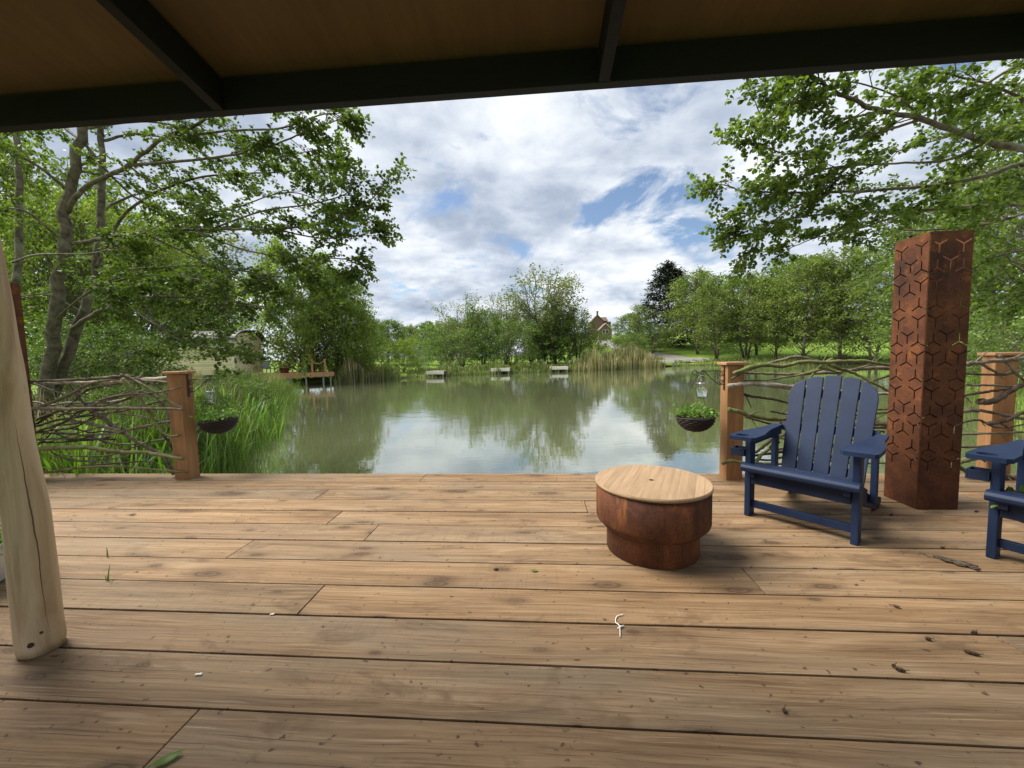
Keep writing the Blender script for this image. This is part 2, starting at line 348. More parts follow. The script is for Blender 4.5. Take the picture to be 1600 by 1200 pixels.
def rust():
    m, t, b = mat('rusted_steel', rough=0.78, metal=0.0, spec=0.25)
    v = coords(t, (1, 1, 1)); a = noise(t, v, 3.2, 8, 0.68, 0.4); f = noise(t, v, 70, 4, 0.7)
    c = ramp(t, tmath(t, 'ADD', tmath(t, 'MULTIPLY', a, 0.72), tmath(t, 'MULTIPLY', f, 0.28)), [(0.36, (0.032, 0.013, 0.008)), (0.47, (0.078, 0.027, 0.012)), (0.57, (0.125, 0.043, 0.016)), (0.70, (0.22, 0.085, 0.028))])
    v2 = coords(t, (5, 5, 0.6)); s = noise(t, v2, 2.0, 5, 0.6, 0.3)
    c = mixrgb(t, ramp(t, s, [(0.5, (0, 0, 0)), (0.75, (0.55, 0.55, 0.55))]), c, (0.055, 0.021, 0.011))
    v3 = coords(t, (1, 1, 0.35)); o_ = noise(t, v3, 7.0, 6, 0.7, 0.6)
    c = mixrgb(t, ramp(t, o_, [(0.56, (0, 0, 0)), (0.70, (0.75, 0.75, 0.75))]), c, (0.255, 0.088, 0.024))
    d_ = noise(t, coords(t, (14, 14, 0.5)), 1.5, 4, 0.6)
    c = mixrgb(t, ramp(t, d_, [(0.56, (0, 0, 0)), (0.72, (0.6, 0.6, 0.6))]), c, (0.030, 0.014, 0.009))
    t.links.new(c, b.inputs['Base Color']); bump(t, b, f, 0.35, 0.002); return m
M['rust'] = rust()
def paint(name, col, rough):
    m, t, b = mat(name, col, rough, spec=0.25)
    v = coords(t, (1, 1, 1)); a = noise(t, v, 5, 5, 0.6); f = noise(t, v, 160, 2, 0.5)
    c = mixrgb(t, ramp(t, a, [(0.35, (0, 0, 0)), (0.7, (1, 1, 1))]), tuple(x*0.86 for x in col), tuple(min(1, x*1.2+0.004) for x in col))
    t.links.new(c, b.inputs['Base Color']); bump(t, b, f, 0.12, 0.001); return m
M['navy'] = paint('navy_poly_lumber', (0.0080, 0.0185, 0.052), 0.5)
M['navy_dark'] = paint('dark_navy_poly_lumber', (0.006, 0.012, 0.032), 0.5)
M['iron'] = mat('black_iron', (0.012, 0.012, 0.013), 0.5)[0]
M['wicker'] = paint('dark_wicker', (0.030, 0.021, 0.018), 0.7)
M['soil'] = mat('soil', (0.03, 0.02, 0.012), 0.95)[0]
M['white'] = paint('white_plastic', (0.78, 0.76, 0.72), 0.4)
M['white_trim'] = paint('white_trim_paint', (0.70, 0.66, 0.56), 0.5)
M['dark_roof'] = paint('dark_roof_felt', (0.045, 0.047, 0.055), 0.5)
M['pot'] = paint('white_glazed_pot', (0.62, 0.61, 0.58), 0.35)
M['rope'] = mat('pale_rope', (0.55, 0.45, 0.30), 0.9)[0]
M['teal'] = paint('teal_plastic', (0.05, 0.22, 0.25), 0.5)
M['grey_plastic'] = paint('grey_plastic', (0.30, 0.31, 0.32), 0.5)
def glass():
    m, t, b = mat('jar_glass', (0.96, 0.98, 0.98), 0.03); b.inputs['Transmission Weight'].default_value = 1.0; b.inputs['IOR'].default_value = 1.4; return m
M['glass'] = glass()
M['tin'] = mat('tin_band', (0.55, 0.55, 0.56), 0.3, 0.9)[0]
def leafmat(name, a, b_, c_, trans=0.35, gloss=0.45):
    m, t, b = mat(name, rough=gloss, spec=0.35)
    g_ = t.nodes.new('ShaderNodeNewGeometry')
    col = ramp(t, g_.outputs['Random Per Island'], [(0.0, a), (0.5, b_), (1.0, c_)])
    v = coords(t, (1, 1, 1)); n_ = noise(t, v, 0.55, 3, 0.6)
    col = mixrgb(t, 1.0, col, ramp(t, n_, [(0.35, (0.78, 0.80, 0.78)), (0.65, (1.22, 1.18, 1.05))]), 'MULTIPLY')
    t.links.new(col, b.inputs['Base Color'])
    tr = t.nodes.new('ShaderNodeBsdfTranslucent')
    t.links.new(mixrgb(t, 1.0, col, (1.25, 1.5, 0.55), 'MULTIPLY'), tr.inputs[0])
    mx = t.nodes.new('ShaderNodeMixShader'); mx.inputs[0].default_value = trans
    t.links.new(b.outputs[0], mx.inputs[1]); t.links.new(tr.outputs[0], mx.inputs[2])
    t.links.new(mx.outputs[0], t.nodes['Material Output'].inputs[0]); return m
M['alder'] = leafmat('alder_leaves', (0.062, 0.096, 0.020), (0.100, 0.145, 0.030), (0.160, 0.210, 0.046), 0.48)
M['alder_mid'] = leafmat('bright_alder_leaves', (0.088, 0.125, 0.027), (0.130, 0.175, 0.038), (0.185, 0.235, 0.055), 0.4)
M['bright'] = leafmat('bright_drooping_leaves', (0.120, 0.160, 0.036), (0.170, 0.220, 0.050), (0.230, 0.280, 0.075), 0.55)
M['willow'] = leafmat('willow_leaves', (0.120, 0.145, 0.055), (0.165, 0.190, 0.075), (0.220, 0.240, 0.105))
M['bush'] = leafmat('bush_leaves', (0.078, 0.124, 0.031), (0.111, 0.169, 0.039), (0.156, 0.221, 0.055))
M['yellow'] = leafmat('yellow_green_leaves', (0.132, 0.187, 0.024), (0.182, 0.253, 0.033), (0.242, 0.319, 0.044))
M['conifer'] = leafmat('dark_conifer_needles', (0.012, 0.020, 0.013), (0.020, 0.030, 0.017), (0.032, 0.042, 0.022), 0.1)
M['herb'] = leafmat('fresh_herb_leaves', (0.07, 0.15, 0.025), (0.12, 0.22, 0.04), (0.20, 0.30, 0.07), 0.4)
M['grass'] = leafmat('grass_blades', (0.055, 0.092, 0.018), (0.095, 0.145, 0.028), (0.165, 0.205, 0.055), 0.35, 0.65)
M['reed'] = leafmat('green_reed_blades', (0.075, 0.115, 0.032), (0.125, 0.160, 0.055), (0.21, 0.21, 0.09), 0.3, 0.6)
M['dry_reed'] = leafmat('dry_reed_stems', (0.24, 0.20, 0.10), (0.36, 0.31, 0.17), (0.48, 0.42, 0.26), 0.2, 0.7)
M['dead_leaf'] = leafmat('dead_leaves', (0.035, 0.022, 0.014), (0.06, 0.035, 0.02), (0.10, 0.06, 0.03), 0.1, 0.8)

# ------------------------------------------------------------------ terrain
SHORE = np.array([(-4.4, 2.6), (-5.3, 5.6), (-6.6, 8.6), (-9.2, 12.9), (-13.2, 19.8), (-15.4, 23.5), (-17.9, 24.9), (-19.3, 26.5), (-16.5, 29.9), (-15.3, 31.6), (-12.7, 36.4), (-9.2, 38.6), (-4.5, 41.4),
    (1.6, 43.4), (8.2, 45.4), (12.0, 49.0), (15.9, 52.8), (20.1, 55.2), (27.2, 51.5), (36.0, 49.5), (40.0, 45.0), (33.0, 34.0), (23.0, 25.0), (13.0, 13.2), (9.5, 8.6), (7.6, 5.4), (6.4, 2.6)])
WATER = -0.7
def shore_dist(x, y):
    """Signed distance to the shoreline: positive on land."""
    x = np.asarray(x, float); y = np.asarray(y, float); d = np.full(x.shape, 1e9); inside = np.zeros(x.shape, bool)
    n = len(SHORE)
    for i in range(n):
        ax, ay = SHORE[i]; bx, by = SHORE[(i+1) % n]; ex, ey = bx-ax, by-ay
        t = np.clip(((x-ax)*ex+(y-ay)*ey)/(ex*ex+ey*ey), 0, 1)
        d = np.minimum(d, np.hypot(x-ax-t*ex, y-ay-t*ey))
        c = ((ay > y) != (by > y)) & (x < (bx-ax)*(y-ay)/(by-ay+1e-12)+ax); inside ^= c
    return np.where(inside, -d, d)
def sm(a): a = np.clip(a, 0, 1); return a*a*(3-2*a)
def terrain(x, y):
    x = np.asarray(x, float); y = np.asarray(y, float); d = shore_dist(x, y)
    far = sm((y-36)/10)*sm((x-4)/10)
    dd = np.maximum(d-1.5, 0)
    slope = 0.018+0.085*far
    h = WATER + np.minimum(np.maximum(d, 0)*0.55, 0.36) + slope*np.minimum(dd, 45) + 0.045*far*np.maximum(dd-45, 0)
    h = h + 0.05*np.sin(x*0.9+y*0.37)*np.sin(y*0.71-x*0.23)*sm(d/2)
    h = np.where(d < 0, WATER-np.minimum(-d*0.7, 1.3), h)
    near = (y < 4.4) & (np.abs(x) < 14)
    return np.where(near, np.minimum(h, -0.32), h)
def ground_z(x, y): return float(terrain(np.array([x]), np.array([y]))[0])
def axis(lo, hi, step, far):
    a = list(np.arange(lo, hi+1e-6, step)); s = step
    while a[-1] < far: s *= 1.28; a.append(a[-1]+s)
    s = step
    while a[0] > -far: s *= 1.28; a.insert(0, a[0]-s)
    return np.array(a)
gx = axis(-34, 50, 0.7, 2500); gy = axis(-2, 92, 0.7, 2500)
GX, GY = np.meshgrid(gx, gy); GZ = terrain(GX, GY)
nx_, ny_ = len(gx), len(gy)
me = bpy.data.meshes.new('ground'); V = np.stack([GX, GY, GZ], -1).reshape(-1, 3)
idx = np.arange(nx_*ny_).reshape(ny_, nx_)
Q = np.stack([idx[:-1, :-1], idx[:-1, 1:], idx[1:, 1:], idx[1:, :-1]], -1).reshape(-1, 4)
me.from_pydata(V.tolist(), [], Q.tolist()); me.update()
def groundmat():
    m, t, b = mat('meadow_ground', rough=0.95, spec=0.1); v = coords(t)
    a = noise(t, v, 0.35, 6, 0.6); f = noise(t, v, 9.0, 4, 0.7)
    c = ramp(t, tmath(t, 'ADD', tmath(t, 'MULTIPLY', a, 0.55), tmath(t, 'MULTIPLY', f, 0.45)), [(0.36, (0.075, 0.125, 0.020)), (0.5, (0.125, 0.205, 0.030)), (0.64, (0.19, 0.27, 0.050))])
    geo = t.nodes.new('ShaderNodeNewGeometry'); s = t.nodes.new('ShaderNodeSeparateXYZ'); t.links.new(geo.outputs['Position'], s.inputs[0])
    mud = ramp(t, tmath(t, 'ADD', tmath(t, 'MULTIPLY', tmath(t, 'ADD', s.outputs[2], 0.75), 2.6), tmath(t, 'MULTIPLY', tmath(t, 'SUBTRACT', a, 0.5), 0.7)), [(0.25, (1, 1, 1)), (0.75, (0, 0, 0))])
    c = mixrgb(t, mud, c, (0.045, 0.038, 0.022))
    t.links.new(c, b.inputs['Base Color']); bump(t, b, f, 0.5, 0.05); return m
kind(link('ground', me, groundmat(), smooth=True), 'structure', 'grassy banks round the pond')
# water
def watermat():
    m, t, b = mat('murky_pond_water', (0.096, 0.108, 0.046), 0.015); b.inputs['IOR'].default_value = 1.5; b.inputs['Specular IOR Level'].default_value = 0.5
    v = coords(t, (1.0, 1.9, 1.0)); a = noise(t, v, 1.1, 3, 0.55, 0.4); c = noise(t, coords(t, (1.0, 2.6, 1.0)), 4.5, 3, 0.5, 0.2)
    patch_ = noise(t, coords(t, (0.07, 0.16, 1)), 1.0, 3, 0.5)
    amp = ramp(t, patch_, [(0.40, (0.45, 0.45, 0.45)), (0.64, (1.5, 1.5, 1.5))])
    h = tmath(t, 'MULTIPLY', tmath(t, 'ADD', a, tmath(t, 'MULTIPLY', c, 0.22)), amp)
    col = ramp(t, noise(t, coords(t, (.12, .12, .12)), 1.0, 3), [(0.35, (0.100, 0.112, 0.056)), (0.65, (0.122, 0.134, 0.070))])
    t.links.new(col, b.inputs['Base Color']); bump(t, b, h, 0.14, 0.032)
    gl = t.nodes.new('ShaderNodeBsdfGlossy'); gl.inputs['Roughness'].default_value = 0.03; gl.inputs['Color'].default_value = (0.93, 0.96, 0.94, 1)
    t.links.new(b.inputs['Normal'].links[0].from_socket, gl.inputs['Normal'])
    mx = t.nodes.new('ShaderNodeMixShader'); mx.inputs[0].default_value = 0.36; t.links.new(b.outputs[0], mx.inputs[1]); t.links.new(gl.outputs[0], mx.inputs[2])
    t.links.new(mx.outputs[0], t.nodes['Material Output'].inputs[0]); return m
wm = MB(); wm.add([(-60, -3, WATER), (75, -3, WATER), (75, 62, WATER), (-60, 62, WATER)], [(0, 1, 2, 3)])
kind(wm.build('water', watermat()), 'structure', 'murky green pond water with soft reflections')
# tarmac track climbing the far bank
def roadmat():
    m, t, b = mat('worn_tarmac', rough=0.9, spec=0.2); v = coords(t); a = noise(t, v, 1.2, 6, 0.65)
    t.links.new(ramp(t, a, [(0.3, (0.16, 0.15, 0.14)), (0.7, (0.26, 0.245, 0.225))]), b.inputs['Base Color']); return m
rp = [on_z(1068, 561, 0.0), on_z(1050, 556, 0.35), on_z(1030, 551, 0.9)]
cl = [Vector((21.5, 56.3, 0)), Vector((20.6, 60, 0)), Vector((19.0, 66, 0)), Vector((16.5, 76, 0)), Vector((15.3, 88, 0)), Vector((15.8, 100, 0)), Vector((18, 116, 0)), Vector((20, 126, 0))]
rm = MB(); L_ = []; 
def catmull(P, n=8):
    out = []; P = [Vector(p) for p in P]
    for i in range(len(P)-1):
        a, b_, c_, d_ = P[max(i-1, 0)], P[i], P[i+1], P[min(i+2, len(P)-1)]
        for k in range(n):
            t_ = k/n; out.append(0.5*((2*b_)+(c_-a)*t_+(2*a-5*b_+4*c_-d_)*t_*t_+(3*b_-a-3*c_+d_)*t_**3))
    out.append(P[-1]); return out
cc = catmull(cl, 10)
for i, p in enumerate(cc):
    t_ = (cc[min(i+1, len(cc)-1)]-cc[max(i-1, 0)]).normalized(); nrm = Vector((t_.y, -t_.x, 0)); wd = 2.9 if i < 12 else 2.2
    for k in range(5):
        q = p+nrm*wd*(k/2-1); L_.append((q.x, q.y, ground_z(q.x, q.y)+0.07))
rm.add(L_, [(i*5+k, i*5+k+1, (i+1)*5+k+1, (i+1)*5+k) for i in range(len(cc)-1) for k in range(4)])
kind(rm.build('road', roadmat(), smooth=True), 'structure', 'grey tarmac track climbing the far bank')

# ------------------------------------------------------------------ deck
rng = random.Random(4)
BW = 0.25; Y_FAR = 3.955
joints = {0: [on_z(660, 747).x], 2: [on_z(500, 774).x], 3: [on_z(916, 792).x], 5: [on_z(575, 838).x], 6: [on_z(368, 862).x], 7: [on_z(1180, 910).x], 8: [on_z(480, 943).x], 9: [on_z(1585, 1010).x], 11: [on_z(262, 1160).x], 4: [on_z(1530, 778).x]}
db = MB(); X0, X1 = -9.0, 8.5
for r_ in range(22):
    y1 = Y_FAR-r_*BW; y0 = y1-BW+0.0085+rng.uniform(-0.002, 0.002)
    js = joints.get(r_, []); xs = [X0] + sorted(js+[x for x in ([js[0]-rng.uniform(4.6, 5.4), js[0]+rng.uniform(4.6, 5.4)] if js else [rng.uniform(-7, -4.8), rng.uniform(4, 6)]) if X0+.5 < x < X1-.5]) + [X1]
    for a, b_ in zip(xs[:-1], xs[1:]):
        dz = rng.uniform(-0.0015, 0.0015)
        db.box(((a+b_)/2, (y0+y1)/2, -0.0225+dz), (b_-a-0.005, y1-y0, 0.045))
deck = db.build('deck', M['deck'], bevel=0.004, seg=2)
kind(deck, 'structure', 'wide weathered softwood boards of the pond deck')
fr = MB()
for x in np.arange(X0+.3, X1, 0.6): fr.bb((x-.03, -1.4, -0.24), (x+.03, Y_FAR-.06, -0.0475))
fr.bb((X0, Y_FAR-.055, -0.26), (X1, Y_FAR-.008, -0.047))
kind(fr.build('deck_joists', M['deck_side']), 'structure', 'joists and edge board under the deck')

# ------------------------------------------------------------------ canopy roof
roof = thing('canopy_roof', (0, 1.745, 2.3), 'dark beamed veranda canopy with brown plywood ceiling overhead', 'canopy')
RO = Vector((0, 1.745, 2.3)); PITCH = math.atan(0.150)
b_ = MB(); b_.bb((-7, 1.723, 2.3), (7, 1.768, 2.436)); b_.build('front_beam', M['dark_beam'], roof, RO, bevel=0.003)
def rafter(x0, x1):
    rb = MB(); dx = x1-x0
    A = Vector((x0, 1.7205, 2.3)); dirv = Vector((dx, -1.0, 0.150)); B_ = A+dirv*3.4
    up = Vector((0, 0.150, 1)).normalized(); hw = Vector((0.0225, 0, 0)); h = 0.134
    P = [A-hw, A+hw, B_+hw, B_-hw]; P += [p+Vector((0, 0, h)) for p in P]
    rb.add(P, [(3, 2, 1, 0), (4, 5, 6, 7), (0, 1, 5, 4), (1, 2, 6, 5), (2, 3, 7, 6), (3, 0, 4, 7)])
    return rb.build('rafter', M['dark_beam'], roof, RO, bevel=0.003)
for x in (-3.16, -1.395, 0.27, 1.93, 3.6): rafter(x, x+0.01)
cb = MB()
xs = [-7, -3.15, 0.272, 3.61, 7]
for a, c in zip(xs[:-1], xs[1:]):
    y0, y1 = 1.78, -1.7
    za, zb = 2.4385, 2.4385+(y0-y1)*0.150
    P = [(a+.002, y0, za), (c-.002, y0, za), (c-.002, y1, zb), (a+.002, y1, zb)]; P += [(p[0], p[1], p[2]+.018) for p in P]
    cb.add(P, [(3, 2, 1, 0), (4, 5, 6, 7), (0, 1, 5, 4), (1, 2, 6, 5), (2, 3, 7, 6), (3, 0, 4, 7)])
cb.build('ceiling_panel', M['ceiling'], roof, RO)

# ------------------------------------------------------------------ peeled log post
pl = thing('log_post', (-2.14, 1.45, 0), 'pale peeled log standing on the deck under the canopy', 'post')
pts = []; rad = []
cx = [(0, -.006, 0.067), (0.04, -.006, 0.072), (0.12, -.008, 0.070), (0.3, -0.008, 0.070), (0.6, -0.008, 0.067), (0.72, -.022, .0675), (0.78, -.030, .066), (0.9, -0.042, 0.065), (1.0, -0.046, 0.064), (1.14, -0.047, 0.063), (1.22, -0.052, 0.063), (1.3, -0.056, 0.060), (1.45, -0.059, 0.058), (1.6, -0.068, 0.056), (1.7, -0.076, 0.054), (2.45, -0.14, 0.048)]
zs_ = np.linspace(0, 2.45, 60); cxs = np.interp(zs_, [c[0] for c in cx], [c[1] for c in cx]); rds = np.interp(zs_, [c[0] for c in cx], [c[2] for c in cx])
lb = MB(); V = []; n = 40
for i, z in enumerate(zs_):
    for j in range(n):
        q = 2*math.pi*j/n
        rr = rds[i]*(1+0.03*math.sin(2*q+z*2)+0.018*math.sin(5*q-3*z)+0.010*math.sin(9*q+5*z))
        for (kz, kq, ks) in ((1.20, -0.35, .022), (1.34, -1.2, .012), (1.48, -1.9, .014), (0.80, -1.0, .012), (0.98, -0.5, .008), (0.10, -0.3, .010)):
            dq = (q-kq+math.pi) % (2*math.pi)-math.pi
            rr += ks*math.exp(-((z-kz)/0.045)**2-(dq/0.33)**2)
        V.append((-2.14+cxs[i]+rr*math.cos(q), 1.45+rr*math.sin(q), z))
lb.add(V, [(i*n+j, i*n+(j+1) % n, (i+1)*n+(j+1) % n, (i+1)*n+j) for i in range(59) for j in range(n)]+[tuple(range(n-1, -1, -1)), tuple(59*n+j for j in range(n))])
lb.build('trunk_shaft', M['log'], pl, (-2.14, 1.45, 0), smooth=True)
for (kz, kq, s_) in ((1.475, -1.75, .016), (0.06, -1.0, .013), (0.10, -0.55, .008)):
    c = Vector((-2.14+float(np.interp(kz, zs_, cxs)), 1.45, kz)); rr = float(np.interp(kz, zs_, rds))
    d = Vector((math.cos(kq), math.sin(kq), 0)); c = c+d*(rr*1.02+(0.012 if kz > 1 else 0.0))
    kb = MB(); kb.tube([c-d*.02, c+d*.004], [s_, s_*.7], 9); kb.build('knot', M['stick_dark'], pl, (-2.14, 1.45, 0), smooth=True)

# ------------------------------------------------------------------ stick fences with cedar posts
def wob(P, amp, seed, n=5):
    r_ = random.Random(seed); out = catmull(P, n)
    return [p+Vector((r_.uniform(-1, 1)*amp, r_.uniform(-1, 1)*amp, r_.uniform(-1, 1)*amp)) for p in out]
def post(parent, base, x, y, h, rz=0.0, wdt=0.145):
    m_ = Matrix.Rotation(rz, 3, 'Z'); p_ = MB(); p_.box((x, y, h/2-.0015), (wdt, wdt, h+.003-.0015), m_)
    o = p_.build('post', M['cedar'], parent, base, bevel=0.005)
    c_ = MB(); c_.box((x, y, h+.016), (wdt+.05, wdt+.05, .028), m_); q = c_.build('cap', M['cedar_cap'], o, base, bevel=0.009, seg=3)
    return o
def sticks(parent, base, lst, cvt, seed):
    for i, (P, r0, k) in enumerate(lst):
        rs = random.Random(seed+i)
        y_in = 3.705-rs.uniform(0, .03) if k.endswith('f') else 3.81+rs.uniform(-.05, .075)
        W_ = []
        for j, (u_, v_) in enumerate(P):
            px, py = cvt(u_, v_); yy = y_in + (rs.uniform(-.03, .03) if not k.endswith('f') else rs.uniform(-.012, .0))
            W_.append(on_y(px, py, yy))
        C_ = wob(W_, r0*0.22, seed*7+i, 6); n_ = len(C_)
        rd = [r0*(1.08-0.42*t_/(n_-1))*rs.uniform(.92, 1.1) for t_ in range(n_)]
        if rs.random() < .5 and not k.endswith('f'): rd.reverse()
        b2 = MB(); b2.tube(C_, rd, 8)
        # short snapped side twigs
        for _ in range(rs.randint(0, 2)):
            j = rs.randrange(1, n_-1); d = (C_[j+1]-C_[j]).normalized()
            e = (d*rs.uniform(.4, 1)+Vector((0, rs.uniform(-.5, .1), rs.choice((-1, 1))*rs.uniform(.4, .9)))).normalized()
            L2 = rs.uniform(.03, .14); b2.tube([C_[j], C_[j]+e*L2*.5, C_[j]+e*L2+Vector((0, 0, rs.uniform(-.01, .01)))], [rd[j]*.5, rd[j]*.4, rd[j]*.22], 6)
        mm = {'g': 'stick', 'd': 'stick_dark', 'p': 'stick_pale', 'm': 'stick_moss'}[k[0]]
        b2.build('branch', M[mm], parent, base, smooth=True)
FL = thing('stick_fence', (-3.75, 3.81, 0), 'woven stick fence ending in a cedar post beside the tall bank grass', 'fence', 'woven stick fences along the deck edge')
lo = (-3.75, 3.81, 0)
post(FL, lo, -3.722, 3.81, 1.085)
left = [([(-160, 160), (50, 155), (300, 145), (600, 130), (900, 105), (1010, 112)], .017, 'd'), ([(-150, 170), (80, 165), (500, 165), (800, 160), (1000, 145), (1345, 125)], .021, 'p'),
 ([(-100, 470), (240, 350), (420, 270), (560, 190), (700, 150), (900, 130), (1050, 140), (1340, 160)], .016, 'g'), ([(-150, 330), (90, 345), (230, 375), (400, 350), (700, 350), (860, 335), (1000, 300), (1130, 270)], .014, 'p'),
 ([(-150, 410), (100, 405), (400, 410), (800, 400), (1200, 405), (1460, 412)], .018, 'gf'), ([(60, 560), (130, 530), (250, 450), (400, 380), (560, 240), (700, 200), (960, 160)], .013, 'd'),
 ([(-60, 600), (130, 560), (300, 510), (600, 470), (880, 430), (1200, 350), (1335, 320)], .012, 'd'), ([(150, 650), (280, 570), (430, 500), (700, 330), (900, 270), (1100, 250), (1250, 340), (1330, 480), (1370, 600)], .011, 'g'),
 ([(0, 690), (160, 690), (400, 680), (560, 650), (800, 640), (1000, 590), (1250, 540), (1360, 515)], .011, 'g'), ([(430, 520), (620, 550), (850, 600), (1000, 595), (1120, 575)], .016, 'g'),
 ([(100, 620), (230, 630), (420, 640), (620, 670), (760, 720), (920, 735), (1100, 720), (1400, 665)], .014, 'g'), ([(-150, 770), (170, 775), (400, 765), (600, 770), (850, 805), (1100, 810), (1300, 845), (1455, 872)], .024, 'mf'),
 ([(600, 410), (780, 540), (950, 660), (1100, 750), (1230, 815), (1310, 840)], .021, 'g'), ([(900, 130), (1000, 230), (1100, 370), (1200, 530), (1300, 650), (1420, 655)], .016, 'mf'),
 ([(60, 1000), (200, 995), (450, 960), (700, 940), (1000, 950), (1250, 975), (1490, 1000)], .014, 'mf'), ([(560, 930), (800, 915), (1050, 895), (1200, 900)], .009, 'd'),
 ([(880, 90), (950, 110), (1150, 220), (1300, 320), (1455, 405)], .011, 'gf'), ([(900, 115), (1000, 120), (1180, 170), (1280, 250), (1345, 330)], .011, 'g'),
 ([(60, 160), (100, 180), (250, 240), (380, 280)], .010, 'g'), ([(680, 330), (900, 280), (1200, 260), (1435, 208)], .010, 'df'),
 ([(860, 455), (1100, 480), (1250, 520), (1365, 590)], .009, 'g'), ([(1270, 640), (1340, 740), (1385, 820)], .012, 'd'), ([(1290, 850), (1330, 930), (1375, 1010)], .020, 'g'),
 ([(60, 640), (160, 600), (350, 530), (500, 430), (650, 380)], .013, 'd'), ([(100, 510), (300, 430), (520, 400), (700, 420), (860, 380)], .013, 'd'),
 ([(100, 760), (240, 640), (380, 590), (640, 630)], .010, 'g'), ([(120, 700), (300, 720), (520, 690), (830, 690)], .011, 'd'), ([(300, 480), (480, 400), (640, 370), (980, 240)], .009, 'd'), ([(400, 165), (440, 235), (520, 330), (640, 470)], .010, 'd')]
_g = random.Random(808)
for _ in range(16):
    u0 = _g.uniform(-120, 500); L = _g.uniform(350, 800); v0 = _g.uniform(220, 900); sl = _g.uniform(-.28, .16)
    left.append(([(u0+L*t_, v0+sl*L*t_+_g.gauss(0, 14)+40*math.sin(3*t_)) for t_ in (0, .3, .65, 1)], _g.uniform(.005, .010), _g.choice('dgd')))
sticks(FL, lo, left, lambda a, b: (40+a/5.926, 570+b/5.926), 100)
FR = thing('stick_fence', (1.752, 3.81, 0), 'woven stick fence behind the blue chair, running from one cedar post to the next', 'fence', 'woven stick fences along the deck edge')
ro = (1.752, 3.81, 0)
post(FR, ro, 1.752, 3.81, 1.065)
p3 = on_y(1553, 700, 3.86)
post(FR, ro, p3.x, 3.86, 1.10, R(-14), 0.15)
right = [([(150, 190), (380, 120), (600, 125), (760, 90), (1000, 90), (1280, 80), (1540, 120), (1700, 130)], .018, 'mf'), ([(230, 170), (480, 100), (680, 45), (800, 55), (920, 85)], .014, 'g'),
 ([(245, 185), (400, 190), (600, 200), (780, 195), (1100, 180), (1300, 150), (1540, 145), (1800, 170)], .017, 'g'), ([(130, 238), (230, 190), (360, 138)], .008, 'gf'), ([(240, 255), (450, 250), (700, 210), (860, 175), (960, 150), (1080, 190)], .012, 'm'),
 ([(100, 305), (300, 285), (720, 310), (1000, 340), (1300, 370), (1520, 375), (1800, 380)], .018, 'pf'), ([(245, 380), (300, 395), (420, 410), (560, 435), (700, 470), (900, 500), (1200, 520), (1530, 510)], .012, 'd'),
 ([(100, 515), (200, 535), (300, 570), (480, 595), (640, 600), (900, 600), (1200, 560), (1540, 540), (1800, 560)], .018, 'mf'), ([(830, 240), (920, 130), (1030, 60)], .013, 'm'), ([(980, 100), (1100, 150), (1250, 200), (1400, 280), (1530, 350), (1640, 420)], .015, 'm'),
 ([(1120, 200), (1200, 160), (1400, 110)], .008, 'g'), ([(1330, 290), (1450, 240), (1530, 215), (1700, 150)], .011, 'd'), ([(560, 640), (640, 560), (800, 380)], .011, 'g'),
 ([(345, 900), (440, 820), (550, 760), (700, 700), (1000, 680), (1300, 640), (1520, 650), (1750, 690)], .020, 'g'), ([(350, 980), (420, 900), (560, 800)], .017, 'm'), ([(50, 995), (120, 970), (250, 990), (420, 995), (580, 1000), (900, 960), (1200, 990), (1500, 990), (1750, 960)], .015, 'mf'),
 ([(350, 960), (500, 960), (800, 900), (1100, 950), (1400, 900)], .013, 'd'), ([(1340, 620), (1440, 625), (1540, 660), (1700, 640)], .016, 'm'), ([(1340, 680), (1520, 680), (1750, 730)], .014, 'g'), ([(1250, 800), (1420, 820), (1600, 780)], .012, 'd')]
_g = random.Random(515)
for _ in range(14):
    u0 = _g.uniform(180, 900); L = _g.uniform(450, 900); v0 = _g.uniform(180, 980); sl = _g.uniform(-.16, .16)
    right.append(([(u0+L*t_, v0+sl*L*t_+_g.gauss(0, 14)+30*math.sin(3*t_)) for t_ in (0, .3, .65, 1)], _g.uniform(.006, .012), _g.choice('dgg')))
sticks(FR, ro, right, lambda a, b: (1120+a/5.714, 550+b/5.714), 300)
right2 = [([(40, 140), (100, 130), (200, 120), (400, 100), (600, 90)], .020, 'gf'), ([(60, 182), (100, 180), (300, 185), (400, 160), (600, 150)], .010, 'df'), ([(100, 235), (140, 240), (240, 240), (345, 245), (560, 240)], .010, 'gf'), ([(40, 300), (95, 290), (200, 275), (300, 260), (500, 220)], .013, 'df'),
 ([(160, 325), (230, 325), (300, 290), (350, 255), (430, 225), (600, 190)], .026, 'df'), ([(40, 380), (90, 375), (200, 375), (400, 415), (600, 420)], .016, 'gf'), ([(215, 440), (300, 425), (400, 380), (560, 330)], .018, 'df'), ([(40, 500), (85, 495), (250, 490), (400, 485), (600, 500)], .011, 'gf'),
 ([(20, 660), (75, 640), (120, 620), (170, 608), (300, 610)], .030, 'g'), ([(270, 80), (330, 150), (400, 215), (520, 300)], .011, 'gf'), ([(180, 130), (250, 170), (300, 180), (335, 172)], .011, 'gf'), ([(30, 640), (70, 670), (140, 705), (300, 720)], .022, 'd'), ([(300, 705), (350, 725), (420, 745), (560, 740)], .020, 'g'), ([(60, 440), (160, 420), (260, 460), (420, 440)], .010, 'd'), ([(60, 560), (200, 560), (420, 540)], .014, 'd')]
sticks(FR, ro, right2, lambda a, b: (1480+a*.3, 530+b*.3), 500)

